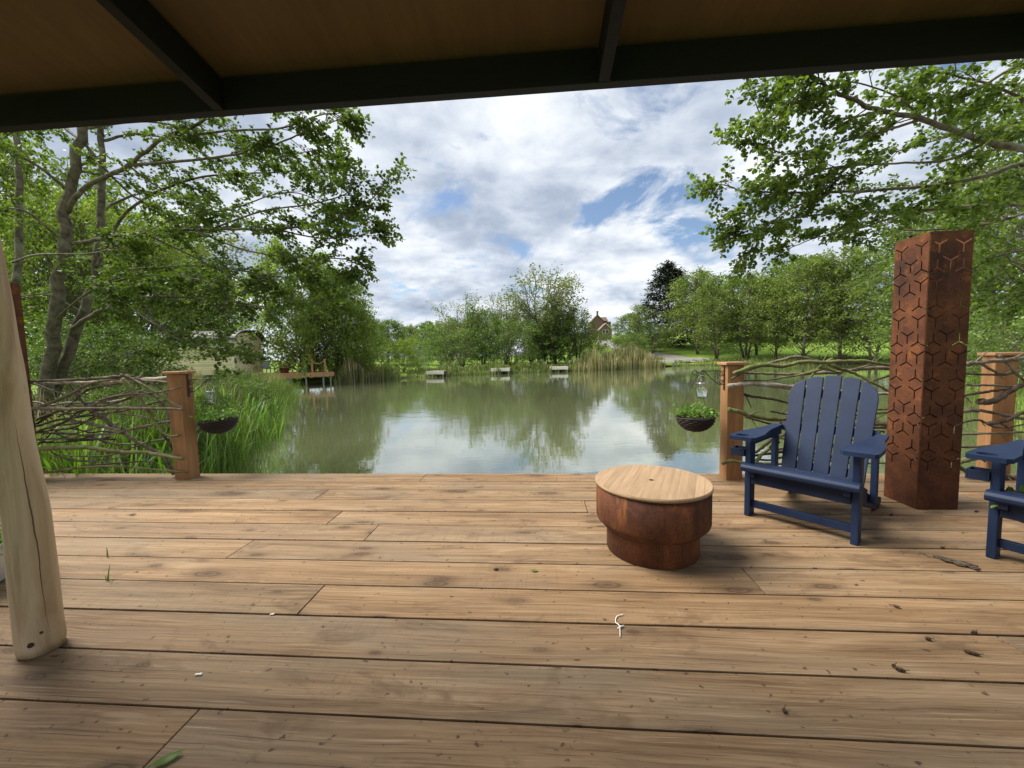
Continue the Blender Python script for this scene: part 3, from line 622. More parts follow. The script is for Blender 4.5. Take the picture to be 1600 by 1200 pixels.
# ------------------------------------------------------------------ rusted pierced columns
def ypoly(c, a0, L1=0.060, wd=0.0092):
    out = []
    for k in range(3):
        a = a0+k*2*math.pi/3; d = Vector((math.cos(a), math.sin(a))); p_ = Vector((-d.y, d.x)); w_ = wd/2
        nxt = a+2*math.pi/3; bis = a+math.pi/3
        tip = Vector(c)+d*L1
        out += [tuple(tip-p_*w_), tuple(tip+p_*w_), tuple(Vector(c)+Vector((math.cos(bis), math.sin(bis)))*w_*1.16)]
    return out
def pierced_column(loc, label, rz, side=0.272, h=2.0, seed=1):
    T_ = thing('pierced_steel_column', loc, label, 'column', 'rusted steel light columns on the deck', rz)
    holes = []; hw = side/2-0.022; Rf = 0.098
    def flower(cx_, cy_, rs, drop=0.0):
        for k in range(6):
            a = math.pi/2+k*math.pi/3; x = cx_+Rf*math.cos(a); y = cy_+Rf*math.sin(a)
            if abs(x) < 0.088 and 0.2 < y < h-0.07: holes.append(ypoly((x, y), a+math.pi))
    for z in (1.70, 1.18, 0.66): flower(0.0, z, None)
    for z in (1.96, 1.44, 0.92, 0.40):
        for s_ in (-1, 1): flower(s_*0.164, z, None)
    for i, (ox, oy, ang) in enumerate(((0, -side/2, 0), (side/2, 0, 90), (0, side/2, 180), (-side/2, 0, 270))):
        o = plate('pierced_panel', [(-side/2+.0035*(i % 2), 0), (side/2-.0035*(i % 2), 0), (side/2-.0035*(i % 2), h), (-side/2+.0035*(i % 2), h)], holes if i in (0, 3) else holes[::7], 0.003, M['rust'], T_)
        o.matrix_local = Matrix.Translation((ox, oy, 0.0)) @ Matrix.Rotation(R(ang), 4, 'Z') @ Matrix.Rotation(R(90), 4, 'X')
    return T_
tc_l, tc_f, tc_r = on_z(1381, 776), on_z(1432, 796), on_z(1497, 796)
pierced_column((2.735+.14, 3.068+.14, 0.001), 'tall rusted steel column with cut-out flower pattern beside the blue chair', 0.0, 0.28, 2.0)
pierced_column((-5.555, 3.66, 0.001), 'rusted steel column mostly hidden behind the pale log', R(6), 0.28, 2.06)

# ------------------------------------------------------------------ fire pit
fp = thing('fire_pit', (0.655, 2.43, 0.001), 'round rusted steel fire pit on the deck under a pale plank lid', 'fire pit')
b2 = MB(); b2.lathe([(0.266, 0.0), (0.27, 0.004), (0.27, 0.16)], 64, cap0=True); b2.build('base', M['rust'], fp, smooth=True)
b2 = MB(); b2.lathe([(0.24, 0.152), (0.275, 0.150), (0.292, 0.154), (0.327, 0.19), (0.332, 0.205), (0.332, 0.399), (0.326, 0.400), (0.322, 0.396), (0.322, 0.30)], 72); o = b2.build('drum', M['rust'], fp, smooth=True)
vh = MB()
for k in range(3):
    a = R(-64+k*4.2); d = Vector((math.cos(a), math.sin(a), 0)); c = d*0.3315+Vector((0, 0, 0.212)); vh.tube([c-d*.01, c+d*.0015], .0055, 12)
vh.build('vent_hole', M['iron'], o, smooth=False)
lm = MB(); Rl = 0.334; angp = R(68)
Mz = Matrix.Identity(4)
nb = 15; wdt = 2*Rl/nb
for k in range(nb):
    x0 = -Rl+k*wdt+.00015; x1 = -Rl+(k+1)*wdt-.00015
    top = []; bot = []
    for j in range(9):
        x = x0+(x1-x0)*j/8; y = math.sqrt(max(Rl*Rl-x*x, 1e-6)); top.append((x, y)); bot.append((x, -y))
    if abs(x0+x1) < .02:
        hole = [(x0+.011, .0), ]
        rr_ = .0175; up = [(rr_*math.cos(q), rr_*math.sin(q)) for q in np.linspace(math.pi, 0, 13)]
        lm.prism([(x0, 0)]+up+[(x1, 0)]+top[::-1], .020, Mz); dn = [(rr_*math.cos(q), -rr_*math.sin(q)) for q in np.linspace(0, math.pi, 13)]
        lm.prism(bot+[(x1, 0)]+dn+[(x0, 0)], .020, Mz)
    else: lm.prism(bot+top[::-1], .020, Mz)
lid = lm.build('lid', M['lid'], fp, (0, 0, -0.402), bevel=0.0003, seg=1)
rim = MB(); rim.lathe([(Rl-.001, .4025), (Rl+.003, .403), (Rl+.003, .4195), (Rl-.001, .420)], 72); rim.build('lid_band', M['lid'], lid, (0, 0, 0), smooth=True)
lid.rotation_euler = (0, 0, angp-math.pi/2)

# ------------------------------------------------------------------ blue chairs
def make_chair(loc, rz, label):
    T_ = thing('garden_chair', loc, label, 'chair', 'navy slatted garden chairs', rz)
    nv = M['navy']
    for s_ in (-1, 1):
        b3 = MB(); b3.bb((s_*.30-.019, 0.0, 0.001), (s_*.30+.019, .088, .563)); b3.build('front_leg', nv, T_, bevel=.006)
        b3 = MB(); prof = [(0.09, .255), (0.09, .36), (-.012, .375), (-.03, .36), (-.03, .30), (0.0, .275)]
        prof = [(-.028, .372), (-.028, .30), (.10, .235), (.45, .115), (.80, .002), (.93, .002), (.965, .03), (.955, .062), (.60, .155), (.35, .262), (.12, .365)]
        m_ = Matrix.Translation((s_*.262-.0175, 0, 0)) @ Matrix(((0, 0, 1, 0), (1, 0, 0, 0), (0, 1, 0, 0), (0, 0, 0, 1)))
        b3.prism(prof, .035, m_)
        for k in range(3):                                        # moulded slots on the tail
            b3.box((s_*.262+s_*.0175, .80+.01*k, .018+k*.024), (.004, .19, .011), Matrix.Rotation(R(-17), 3, 'X'))
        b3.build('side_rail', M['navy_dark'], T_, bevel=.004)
        # arm paddle
        out = [(-.088, -.055), (-.075, -.085), (.068, -.085), (.088, -.06), (.088, .10), (.070, .20), (.045, .36), (.030, .66), (-.030, .66), (-.045, .40), (-.078, .22), (-.088, .12)]
        out = [((x-.0)*s_*-1+s_*.318, y) for x, y in out]
        holes = []
        if s_ < 0: holes = [[(s_*.335+.042*math.cos(q), -.005+.038*math.sin(q)) for q in np.linspace(0, 2*math.pi, 20, endpoint=False)]]
        a = plate('arm', out, holes, .026, nv, T_); a.location = (0, 0, .578)
        b3 = MB(); b3.bb((s_*.30-.018, .092, .518), (s_*.30+.018, .62, .5635)); b3.build('arm_rail', nv, T_, bevel=.004)
        b3 = MB(); b3.bb((s_*.301-.017, .50, .13), (s_*.301+.017, .57, .516)); b3.build('rear_arm_support', nv, T_, bevel=.004)
    b3 = MB(); b3.bb((-.279, .03, .062), (.279, .062, .112)); b3.build('front_stretcher', nv, T_, bevel=.005)
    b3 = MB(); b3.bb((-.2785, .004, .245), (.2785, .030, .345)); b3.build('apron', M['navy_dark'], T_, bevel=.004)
    b3 = MB()
    m_ = Matrix.Translation((-.327, 0, 0)) @ Matrix(((0, 0, 1, 0), (1, 0, 0, 0), (0, 1, 0, 0), (0, 0, 0, 1)))
    roll = [(-.045, .336), (-.056, .350), (-.058, .368), (-.048, .385), (-.028, .393), (.02, .390), (.02, .374), (-.028, .376), (-.038, .366), (-.034, .345)]
    b3.prism(roll, .654, m_)
    for k in range(6):
        y = .062+k*.077; z = .380-.0012*k-max(0, y-.06)*.365
        b3.box((0, y, z), (.556, .068, .019), Matrix.Rotation(R(-20 if k else -8), 3, 'X'))
    b3.build('seat', nv, T_, bevel=.004)
    rec = R(21); Mb = Matrix.Translation((0, .505, .195)) @ Matrix.Rotation(-rec, 4, 'X')      # local: x across, z up the back
    for k in range(-2, 3):
        b3 = MB(); w0, w1 = .047, .0515; H_ = {0: .845, 1: .832, 2: .755}[abs(k)]
        cx0, cx1 = k*.101, k*.1135
        if abs(k) < 2:
            dh = .010*k
            P2 = [(-w0, 0), (w0, 0), (w1, H_-max(0, dh)*1.4), (0.3*w1, H_-dh*.4+.003), (-.3*w1, H_+dh*.4+.003), (-w1, H_+min(0, dh)*1.4)]
        else:
            s_ = 1 if k > 0 else -1
            P2 = [(-w0, 0), (w0, 0), (w1, H_-.085), (w1*.86, H_-.035), (w1*.5, H_+.005), (-w1*.2, H_+.035), (-w1, H_+.052)]
            if s_ < 0: P2 = [(-x, z) for x, z in P2][::-1]
        poly = [(cx0+(cx1-cx0)*z/.84+x, z) for x, z in P2]
        m_ = Mb @ Matrix(((1, 0, 0, 0), (0, 0, -1, .011), (0, 1, 0, 0), (0, 0, 0, 1)))
        b3.prism(poly, .022, m_); b3.build('back_slat', nv, T_, bevel=.004)
    b3 = MB()
    for (z, hw_) in ((.12, .25), (.42, .30), (.70, .26)):
        c = Mb @ Vector((0, .024, z)); b3.box(c, (2*hw_, .022, .062), Matrix.Rotation(-rec, 3, 'X'))
    b3.build('back_rail', nv, T_, bevel=.004)
    ch = MB()                                                     # square ring on the front leg under the arm
    x = -.366
    for (a, c) in (((x-.046, -.012, .435), (x-.036, .088, .49)), ((x+.036, -.012, .435), (x+.046, .088, .49)), ((x-.036, -.012, .435), (x+.036, -.002, .49)), ((x-.036, .078, .435), (x+.036, .088, .49)), ((x-.036, -.002, .437), (x+.036, .078, .445))): ch.bb(a, c)
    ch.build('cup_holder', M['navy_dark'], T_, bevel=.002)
    return T_
pL, pR = on_z(1167, 806), on_z(1333, 852)
mid = (pL+pR)/2; ang = math.atan2(pR.y-pL.y, pR.x-pL.x)
chair = make_chair((mid.x, mid.y, 0), ang, 'navy slatted garden chair standing between fire pit and rusted column')
a2 = R(-58); c2 = Vector((2.487, 2.37, 0))+Vector((math.cos(a2), math.sin(a2), 0))*.32
copy_thing(chair, (c2.x, c2.y, 0), a2, 'navy slatted garden chair cut off by the frame, green sprig on its seat')

# ------------------------------------------------------------------ leaf helpers
def leaf_arrays(P, A, Nn, S, wid=0.62, round_=True):
    """Leaf polygons: base P, axis A, normal Nn, length S."""
    A = A/np.linalg.norm(A, axis=1, keepdims=True); side = np.cross(Nn, A); side /= (np.linalg.norm(side, axis=1, keepdims=True)+1e-9)
    nn = np.cross(A, side); S = S[:, None]
    if round_:
        rows = [P, P+A*S*.30+side*S*wid*.44+nn*S*.07, P+A*S*.72+side*S*wid*.42+nn*S*.05, P+A*S*1.0-nn*S*.10, P+A*S*.72-side*S*wid*.42+nn*S*.05, P+A*S*.30-side*S*wid*.44+nn*S*.07]
    else:
        rows = [P, P+A*S*.45+side*S*wid*.5+nn*S*.06, P+A*S, P+A*S*.45-side*S*wid*.5+nn*S*.06]
    return np.stack(rows, 1).reshape(-1, 3), len(rows)
def unit(a): return a/(np.linalg.norm(a, axis=-1, keepdims=True)+1e-9)
def curve_pts(P, t):
    P = np.asarray(P, float); n = len(P)-1; x = np.clip(t, 0, .99999)*n; i = x.astype(int); f_ = (x-i)[:, None]
    return P[i]*(1-f_)+P[i+1]*f_, unit(P[i+1]-P[i])

# ------------------------------------------------------------------ trees of the far banks
TREE = {}
def gen_tree(key, seed, H=10.0, crown=0.42, base=0.2, nbr=150, per=46, leaf=.2, spread=.34, stems=1, stem_spread=.10, prof='oval', up=.25, leafm='alder', wid=.6, bare_top=0.0, droop=0.25):
    g_ = np.random.default_rng(seed); tb = MB(); Ls = []; stem_c = []
    for s_ in range(stems):
        a = 2*math.pi*s_/max(stems, 1)+g_.uniform(-.5, .5); lean = (stem_spread*H*g_.uniform(.6, 1.2)) if stems > 1 else H*.03
        top = H*g_.uniform(.86, .98) if s_ else H*.97
        pts = []
        for k in range(9):
            t_ = k/8; rr = lean*(t_**.85)+(.1 if stems > 1 else 0)*1
            wobx, woby = g_.normal(0, .012*H*t_, 2)
            pts.append((math.cos(a)*rr+wobx, math.sin(a)*rr+woby, top*t_-.25*(k == 0)))
        r0 = H*.0145/math.sqrt(stems)**.8
        tb.tube(pts, [r0*(1-.90*(k/8)**.9) for k in range(9)], 7); stem_c.append(np.array(pts))
    def pf(u):
        if prof == 'oval': return math.sin(math.pi*min(max(u*.86+.12, 0), 1))**.7
        if prof == 'cone': return (1-u)**.75*.98+.05 if u > .06 else .6
        if prof == 'vase': return (.35+.85*u)*(1-u**5)+.03
        if prof == 'dome': return math.sqrt(max(0, 1-u**2.2))*.95+.06
        return 1
    for b_i in range(nbr):
        u_ = g_.uniform(0, 1)**(.85); st = stem_c[b_i % stems]
        hz = base+(1-base)*u_; s0 = max(.05, hz*.96-g_.uniform(.06, .14)*(1 if up > 0 else -.3)); p0, _ = curve_pts(st, np.array([s0])); p0 = p0[0]
        L = crown*H*pf(u_)*g_.uniform(.55, 1.08); a = g_.uniform(0, 2*math.pi)
        if stems > 1:
            c = st[-1][:2]; a = math.atan2(c[1], c[0])+g_.normal(0, 1.2)
        e = p0+np.array([math.cos(a)*L, math.sin(a)*L, H*(hz-s0)*.7+up*L*g_.uniform(.3, 1.4)])
        e[2] = min(e[2], H*1.0) if bare_top == 0 else e[2]
        m1 = p0*.62+e*.38+np.array([0, 0, .12*L]); m2 = p0*.28+e*.72+np.array([0, 0, .10*L]); e = e-np.array([0, 0, droop*L*.35])
        C_ = np.array([p0, m1, m2, e]); C_[1:] += g_.normal(0, .05*L+.02, (3, 3))
        rb = H*.0035*(1-.6*u_); tb.tube(C_, [rb, rb*.7, rb*.45, rb*.15], 4, False)
        n_ = int(per*(.4+.6*L/(crown*H))*g_.uniform(.6, 1.25))
        if bare_top and u_ > .55: n_ = int(n_*(1-bare_top))
        t_ = g_.beta(2.2, 1.3, n_)*.8+.24; P, T_ = curve_pts(C_, t_)
        # side twigs give the sprays their direction
        k = 5; tw = g_.integers(0, k, n_); twd = unit(g_.normal(0, 1, (k, 3))+np.array([0, 0, .1])+(C_[3]-C_[0])/ (L+.01)*.7); tl = spread*g_.uniform(.4, 2.2, k)*(H/10)
        d_ = g_.uniform(0, 1, n_)[:, None]
        P = P+twd[tw]*tl[tw][:, None]*d_+g_.normal(0, .10*(H/10)*spread/.34, (n_, 3))
        A = unit(twd[tw]*.7+g_.normal(0, .65, (n_, 3))+np.array([0, 0, -.35])); Nn = unit(g_.normal(0, .7, (n_, 3))+np.array([0, 0, .45]))
        Ls.append((P, A, Nn, leaf*g_.uniform(.65, 1.3, n_)*(H/10)))
    P, A, Nn, S = [np.concatenate([l[i] for l in Ls]) for i in range(4)]
    keep = P[:, 2] > .02*H; P, A, Nn, S = P[keep], A[keep], Nn[keep], S[keep]
    V, k = leaf_arrays(P, A, Nn, S, wid, False)
    tm = bpy.data.meshes.new('trunk'); tm.from_pydata(tb.v, [], tb.f); tm.update(); tm.polygons.foreach_set('use_smooth', [True]*len(tm.polygons)); tm.materials.append(M['bark_far'])
    cm = arr_mesh('crown', V, k); cm.materials.append(M[leafm]); ztop = float(np.percentile(P[:, 2], 99.7)); wx = float(np.percentile(np.abs(P[:, :2]).max(1), 97))
    TREE[key] = (tm, cm, ztop, wx)
gen_tree('alder_a', 1, nbr=190, per=62, leaf=.19, crown=.30, prof='oval', base=.14, stems=2, stem_spread=.08, leafm='alder_mid')
gen_tree('alder_b', 2, nbr=200, per=62, leaf=.19, crown=.34, prof='dome', base=.13, stems=1, leafm='alder_mid')
gen_tree('alder_c', 3, nbr=170, per=60, leaf=.19, crown=.27, prof='cone', base=.14, stems=3, stem_spread=.10, leafm='alder_mid')
gen_tree('willow_a', 4, nbr=230, per=66, leaf=.18, crown=.24, prof='vase', base=.15, stems=5, stem_spread=.16, up=.75, leafm='willow', bare_top=.45, droop=.0)
gen_tree('willow_b', 5, nbr=170, per=52, leaf=.17, crown=.22, prof='vase', base=.2, stems=4, stem_spread=.2, up=.85, leafm='willow', bare_top=.55, droop=.0)
gen_tree('slim', 6, nbr=120, per=40, leaf=.17, crown=.17, prof='oval', base=.12, stems=1, up=.5, leafm='alder_mid', droop=.1)
gen_tree('bush_a', 7, H=10, nbr=190, per=62, leaf=.30, crown=.55, prof='dome', base=.02, stems=4, stem_spread=.25, leafm='bush', up=.5, spread=.5)
gen_tree('bush_b', 8, H=10, nbr=180, per=60, leaf=.28, crown=.62, prof='dome', base=.0, stems=5, stem_spread=.3, leafm='bush', up=.35, spread=.5)
gen_tree('yellow', 9, H=10, nbr=190, per=64, leaf=.30, crown=.55, prof='dome', base=.02, stems=4, stem_spread=.25, leafm='yellow', up=.6, spread=.45)
gen_tree('conifer', 10, nbr=260, per=70, leaf=.26, crown=.27, prof='cone', base=.04, stems=1, up=.15, leafm='conifer', wid=.32, droop=.5, spread=.26)
gen_tree('weeping', 11, nbr=330, per=95, leaf=.20, crown=.42, prof='dome', base=.10, stems=3, stem_spread=.12, leafm='bright', up=.12, droop=.75)
gen_tree('alder_e', 14, nbr=240, per=90, leaf=.15, crown=.36, prof='oval', base=.05, stems=3, stem_spread=.12, leafm='bright', spread=.4)
gen_tree('dark_oak', 12, nbr=200, per=70, leaf=.24, crown=.42, prof='dome', base=.12, stems=1, leafm='alder')
for k_, m_ in (('alder_d', 'alder'),):
    gen_tree(k_, 13, nbr=240, per=80, leaf=.19, crown=.34, prof='oval', base=.08, stems=3, stem_spread=.12, leafm='alder')
def plant_tree(key, px, Y, top, width_px, label, name='tree', cat='tree', group=None, rz=None, x=None):
    """Stand a tree at distance Y so its height and spread are those of the tree in the place."""
    p = on_y(px, 560, Y); X = p.x if x is None else x; gz = ground_z(X, Y)
    ztop = on_y(px, top, Y).z; H = ztop-gz; tm, cm, zt, wx = TREE[key]
    wd = width_px/F_PX*Y/2*1.02
    sz = H/zt; sx = wd/wx
    T_ = thing(name, (X, Y, gz), label, cat, group, rz if rz is not None else (px*1.37+Y) % 6.28); T_.scale = (sx, sx, sz)
    for nm, me_ in (('trunk', tm), ('crown', cm)):
        o = bpy.data.objects.new(nm, me_); COL.objects.link(o); o.parent = T_
    return T_
G1, G2, G3, G4 = 'trees across the pond', 'shrubs along the far bank', 'trees of the neighbouring bank', 'young trees on the grassy bank'
TL = [
 ('willow_b', 722, 52, 462, 80, 'thin-topped willow standing over the gap between the first two fishing platforms', 'willow_tree', G1),
 ('bush_a', 755, 50, 478, 66, 'rounded olive tree right of the thin-topped willow across the pond', 'deciduous_tree', G1),
 ('willow_b', 790, 56, 457, 60, 'wispy pale willow rising behind the middle fishing platform', 'willow_tree', G1),
 ('willow_a', 845, 52, 424, 112, 'tallest willow across the pond, feathery crown against the sky', 'willow_tree', G1),
 ('bush_b', 800, 48, 500, 90, 'low grey-green thicket at the foot of the tallest willow', 'shrub', G2),
 ('slim', 868, 50, 455, 60, 'narrow grey-green tree against the tallest willow crown', 'deciduous_tree', G1),
 ('alder_c', 903, 53, 476, 62, 'bright conical alder left of the brick house', 'alder_tree', G1),
 ('bush_b', 715, 48, 512, 90, 'broad olive thicket above the first fishing platform', 'shrub', G2),
 ('bush_a', 858, 51, 498, 80, 'dense thicket behind the third fishing platform', 'shrub', G2),
 ('bush_b', 930, 56, 517, 46, 'small rounded bush below the brick house, beside the dry reeds', 'shrub', G2),
 ('dark_oak', 982, 74, 490, 54, 'dark bushy tree just right of the brick house', 'deciduous_tree', G1),
 ('slim', 998, 66, 474, 44, 'slender pointed tree between brick house and black conifer', 'deciduous_tree', G1),
 ('bush_a', 985, 62, 520, 58, 'leafy bush behind the dry reeds, by the tarmac track', 'shrub', G2),
 ('conifer', 1044, 78, 412, 100, 'black-green conifer towering over the young trees', 'conifer_tree', G1),
 ('alder_b', 1090, 66, 424, 104, 'large alder in front of the black conifer', 'alder_tree', G1),
 ('alder_a', 1120, 58, 440, 74, 'young alder with thin pale trunks, first beyond the tarmac track', 'alder_tree', G4),
 ('slim', 1100, 72, 418, 50, 'spiky narrow tree rising behind the first young alder', 'deciduous_tree', G4),
 ('alder_c', 1165, 57, 428, 84, 'conical young alder on the lawn beyond the right cedar post', 'alder_tree', G4),
 ('slim', 1182, 60, 426, 46, 'narrow pointed alder with its tip above its neighbours', 'alder_tree', G4),
 ('alder_a', 1212, 55, 432, 80, 'spreading young alder beyond the back of the navy chair', 'alder_tree', G4),
 ('alder_b', 1255, 52, 402, 100, 'tall rounded alder above the navy chair back', 'alder_tree', G4),
 ('alder_b', 1312, 50, 386, 110, 'broad dense alder between navy chair and rusted column', 'alder_tree', G4),
 ('alder_a', 1365, 48, 400, 100, 'alder half hidden by the rusted column', 'alder_tree', G4),
 ('dark_oak', 1240, 80, 400, 130, 'dark broad tree on the rise behind the young alders', 'deciduous_tree', G4),
 ('dark_oak', 1150, 88, 438, 150, 'dark spreading tree on the rise near the black conifer', 'deciduous_tree', G4),
 ('alder_d', 1440, 40, 330, 170, 'dark tree directly behind the rusted column', 'deciduous_tree', G3),
 ('alder_d', 1535, 26, 250, 200, 'bushy dark tree beyond the far cedar post', 'deciduous_tree', G3),
 ('bush_a', 1550, 17, 505, 150, 'leafy bank bush behind the far cedar post', 'shrub', G2),
 ('bush_b', 1640, 13, 470, 190, 'leafy bush at the frame edge above the second navy chair', 'shrub', G2),
 ('alder_d', 1640, 17, 130, 250, 'dense tree at the edge of the view beyond the second navy chair', 'deciduous_tree', G3),
 ('bush_b', 1500, 33, 480, 170, 'low bush across the water behind the rusted column', 'shrub', G2),
 # neighbouring bank on the other side
 ('weeping', 528, 32.5, 424, 120, 'dense drooping tree overhanging the neighbouring deck', 'deciduous_tree', G3),
 ('weeping', 476, 30.5, 384, 150, 'tall dense tree between cabin and neighbouring deck', 'deciduous_tree', G3),
 ('alder_d', 572, 41, 492, 60, 'dark round tree beside the drooping tree, behind the pale reeds', 'deciduous_tree', G3),
 ('dark_oak', 606, 62, 500, 70, 'dark distant tree left of the yellow-green bush', 'deciduous_tree', G1),
 ('yellow', 630, 40, 528, 54, 'yellow-green bush leaning over the water beside the reeds', 'shrub', G2),
 ('bush_b', 655, 44, 546, 50, 'low grey bush behind the first fishing platform', 'shrub', G2),
 ('dark_oak', 672, 95, 503, 50, 'distant round tree over the low grey bush', 'deciduous_tree', G1),
 ('slim', 640, 110, 506, 30, 'farthest small tree on the skyline gap', 'deciduous_tree', G1),
 ('willow_a', 330, 34, 372, 170, 'pale feathery willow standing behind the cabin', 'willow_tree', G3),
 ('alder_d', 240, 33, 330, 230, 'green tree behind the old alder trunks', 'deciduous_tree', G3),
 ('alder_d', 110, 16, 250, 260, 'tall green tree behind the peeled log', 'deciduous_tree', G3),
 ('alder_a', 20, 13, 180, 220, 'slim-stemmed tree at the frame edge behind the log', 'alder_tree', G3),
 ('bush_a', 165, 11, 500, 190, 'leafy thicket behind the woven stick fence', 'shrub', G2),
 ('bush_b', 70, 9.0, 520, 170, 'bramble thicket at the foot of the old alder', 'shrub', G2),
 ('bush_b', 362, 12.4, 574, 66, 'nettle-green bush over the tall bank grass', 'shrub', G2),
 ('bush_a', 560, 35.5, 545, 50, 'bush in the reeds next to the neighbouring deck', 'shrub', G2),
 ('bush_a', 700, 60, 496, 90, 'dark thicket closing the gap behind the thin-topped willow', 'shrub', G2),
 ('bush_b', 770, 62, 488, 100, 'dark thicket between the thin-topped and the wispy willow', 'shrub', G2),
 ('bush_a', 830, 60, 486, 90, 'dark thicket behind the tallest willow trunks', 'shrub', G2),
 ('bush_b', 885, 60, 494, 80, 'dark thicket filling in behind the conical alder', 'shrub', G2),
 ('dark_oak', 700, 105, 506, 60, 'distant round tree on the skyline above the first fishing platform', 'deciduous_tree', G1),
 ('dark_oak', 645, 120, 510, 60, 'distant low tree beyond the yellow-green bush', 'deciduous_tree', G1),
 ('dark_oak', 590, 90, 506, 50, 'distant tree half hidden by the dark round tree', 'deciduous_tree', G1),
 ('dark_oak', 745, 100, 500, 70, 'distant tree seen through the thin-topped willow', 'deciduous_tree', G1),
 ('bush_b', 690, 58, 530, 60, 'low hedge-like bush on the lawn behind the first fishing platform', 'shrub', G2),
 ('bush_a', 1020, 70, 506, 60, 'rounded bush under the black conifer', 'shrub', G2),
 ('bush_b', 1190, 84, 500, 150, 'dark bank of shrubs on the rise behind the young alders', 'shrub', G2),
 ('bush_b', 1300, 80, 496, 150, 'dark bank of shrubs on the rise behind the dense alder', 'shrub', G2),
 ('bush_b', 318, 6.4, 612, 90, 'nettle clump beside the cedar post by the basket', 'shrub', G2),
 ('bush_a', 385, 10.5, 588, 70, 'leafy weed clump in the tall bank grass', 'shrub', G2),
 ('bush_b', 215, 6.2, 600, 150, 'low leafy clump pressing against the woven stick fence', 'shrub', G2),
 ('alder_e', 225, 15.5, 330, 190, 'light green feathery tree standing between the old alder and the cabin', 'deciduous_tree', G3),
 ('alder_e', 130, 12.5, 300, 190, 'light green feathery tree right behind the old alder trunks', 'deciduous_tree', G3),
 ('alder_e', 330, 37, 420, 110, 'light green tree rising over the cabin roof', 'deciduous_tree', G3),
]
for t_ in TL: plant_tree(t_[0], t_[1], t_[2], t_[3], t_[4], t_[5], t_[6], 'shrub' if t_[6] == 'shrub' else 'tree', t_[7])

# ------------------------------------------------------------------ near alders, limb by limb
def near_tree(name, base, label, limbs, seed, leafm, lsize=(.034, .060), dens=1.35):
    g_ = np.random.default_rng(seed); rs = random.Random(seed); T_ = thing(name, base, label, 'tree')
    tb = MB(); Pl, Al, Nl, Sl = [], [], [], []
    def leafy(C_, n_):
        if n_ < 1: return
        t_ = g_.uniform(.12, 1.0, n_); P, Tn = curve_pts(C_, t_)
        sd = unit(np.cross(Tn, np.array([0, 0, 1.0])+g_.normal(0, .5, (n_, 3))))*np.where(g_.random(n_) < .5, 1, -1)[:, None]
        A = unit(Tn*.55+sd*.8+g_.normal(0, .35, (n_, 3))+np.array([0, 0, -.22])); P = P+A*.012
        Nn = unit(np.array([0, 0, .9])+g_.normal(0, .45, (n_, 3)))
        Pl.append(P); Al.append(A); Nl.append(Nn); Sl.append(g_.uniform(lsize[0], lsize[1], n_))
    def twig(p, d, L, r, lvl):
        d = d.normalized(); C_ = [np.array(p)]; q = Vector(p); dd = d.copy(); ns = 5
        for k in range(ns):
            dd = (dd+Vector((rs.gauss(0, .16), rs.gauss(0, .16), rs.gauss(0, .12)-.05+(.06 if lvl == 2 else 0)))).normalized(); q = q+dd*(L/ns); C_.append(np.array(q))
        C_ = np.array(C_); tb.tube(C_, [r*(1-.8*k/ns) for k in range(ns+1)], 5 if lvl == 1 else 4, False)
        if lvl == 1:
            for k in range(int(3+L*6.5)):
                t_ = rs.uniform(.15, .98); a, b_ = curve_pts(C_, np.array([t_])); bv = Vector(b_[0])
                sd = bv.cross(Vector((rs.gauss(0, .5), rs.gauss(0, .5), 1))).normalized()*(1 if rs.random() < .5 else -1)
                twig(a[0], bv*.7+sd*rs.uniform(.4, 1.0), rs.uniform(.16, .42)*(1.1-.5*t_), r*.4, 2)
            leafy(C_[2:], int(26*L))
        else: leafy(C_, max(6, int(L*74)))
    for (P, r0, r1, lf) in limbs:
        W_ = [on_y(px, py, Y) for (px, py, Y) in P]; C_ = catmull(W_, 6)
        C_ = [p+Vector((rs.gauss(0, r0*.15), rs.gauss(0, r0*.15), rs.gauss(0, r0*.12))) for p in C_]; n_ = len(C_)
        tb.tube(C_, [r0+(r1-r0)*(k/(n_-1))**.8 for k in range(n_)], 9 if r0 > .04 else 6)
        if lf > 0:
            Ca = np.array([tuple(p) for p in C_]); seg = np.linalg.norm(Ca[1:]-Ca[:-1], axis=1).sum()
            for k in range(int(seg*lf*dens)):
                t_ = rs.uniform(.22, 1.0)**.8; a, b_ = curve_pts(Ca, np.array([t_])); bv = Vector(b_[0])
                sd = bv.cross(Vector((rs.gauss(0, .6), rs.gauss(0, .6), 1))).normalized()*(1 if rs.random() < .5 else -1)
                L = rs.uniform(.28, .80)*(1.15-.75*t_)
                twig(a[0], bv*.75+sd*rs.uniform(.35, 1.0)+Vector((0, 0, rs.uniform(-.35, .3))), L, max(.004, r1*.5+.003), 1)
            twig(C_[-1], C_[-1]-C_[-3], .22, .004, 1)
    tb.build('trunk', M['bark'], T_, base, smooth=True)
    P, A, Nn, S = [np.concatenate(z) for z in (Pl, Al, Nl, Sl)]
    V, k = leaf_arrays(P, A, Nn, S, .84, True); V = V-np.array(base)
    link('crown', arr_mesh('crown', V, k), M[leafm], T_)
    return len(P)
LB = on_y(62, 700, 6.6); LB.z = ground_z(LB.x, LB.y)-.1
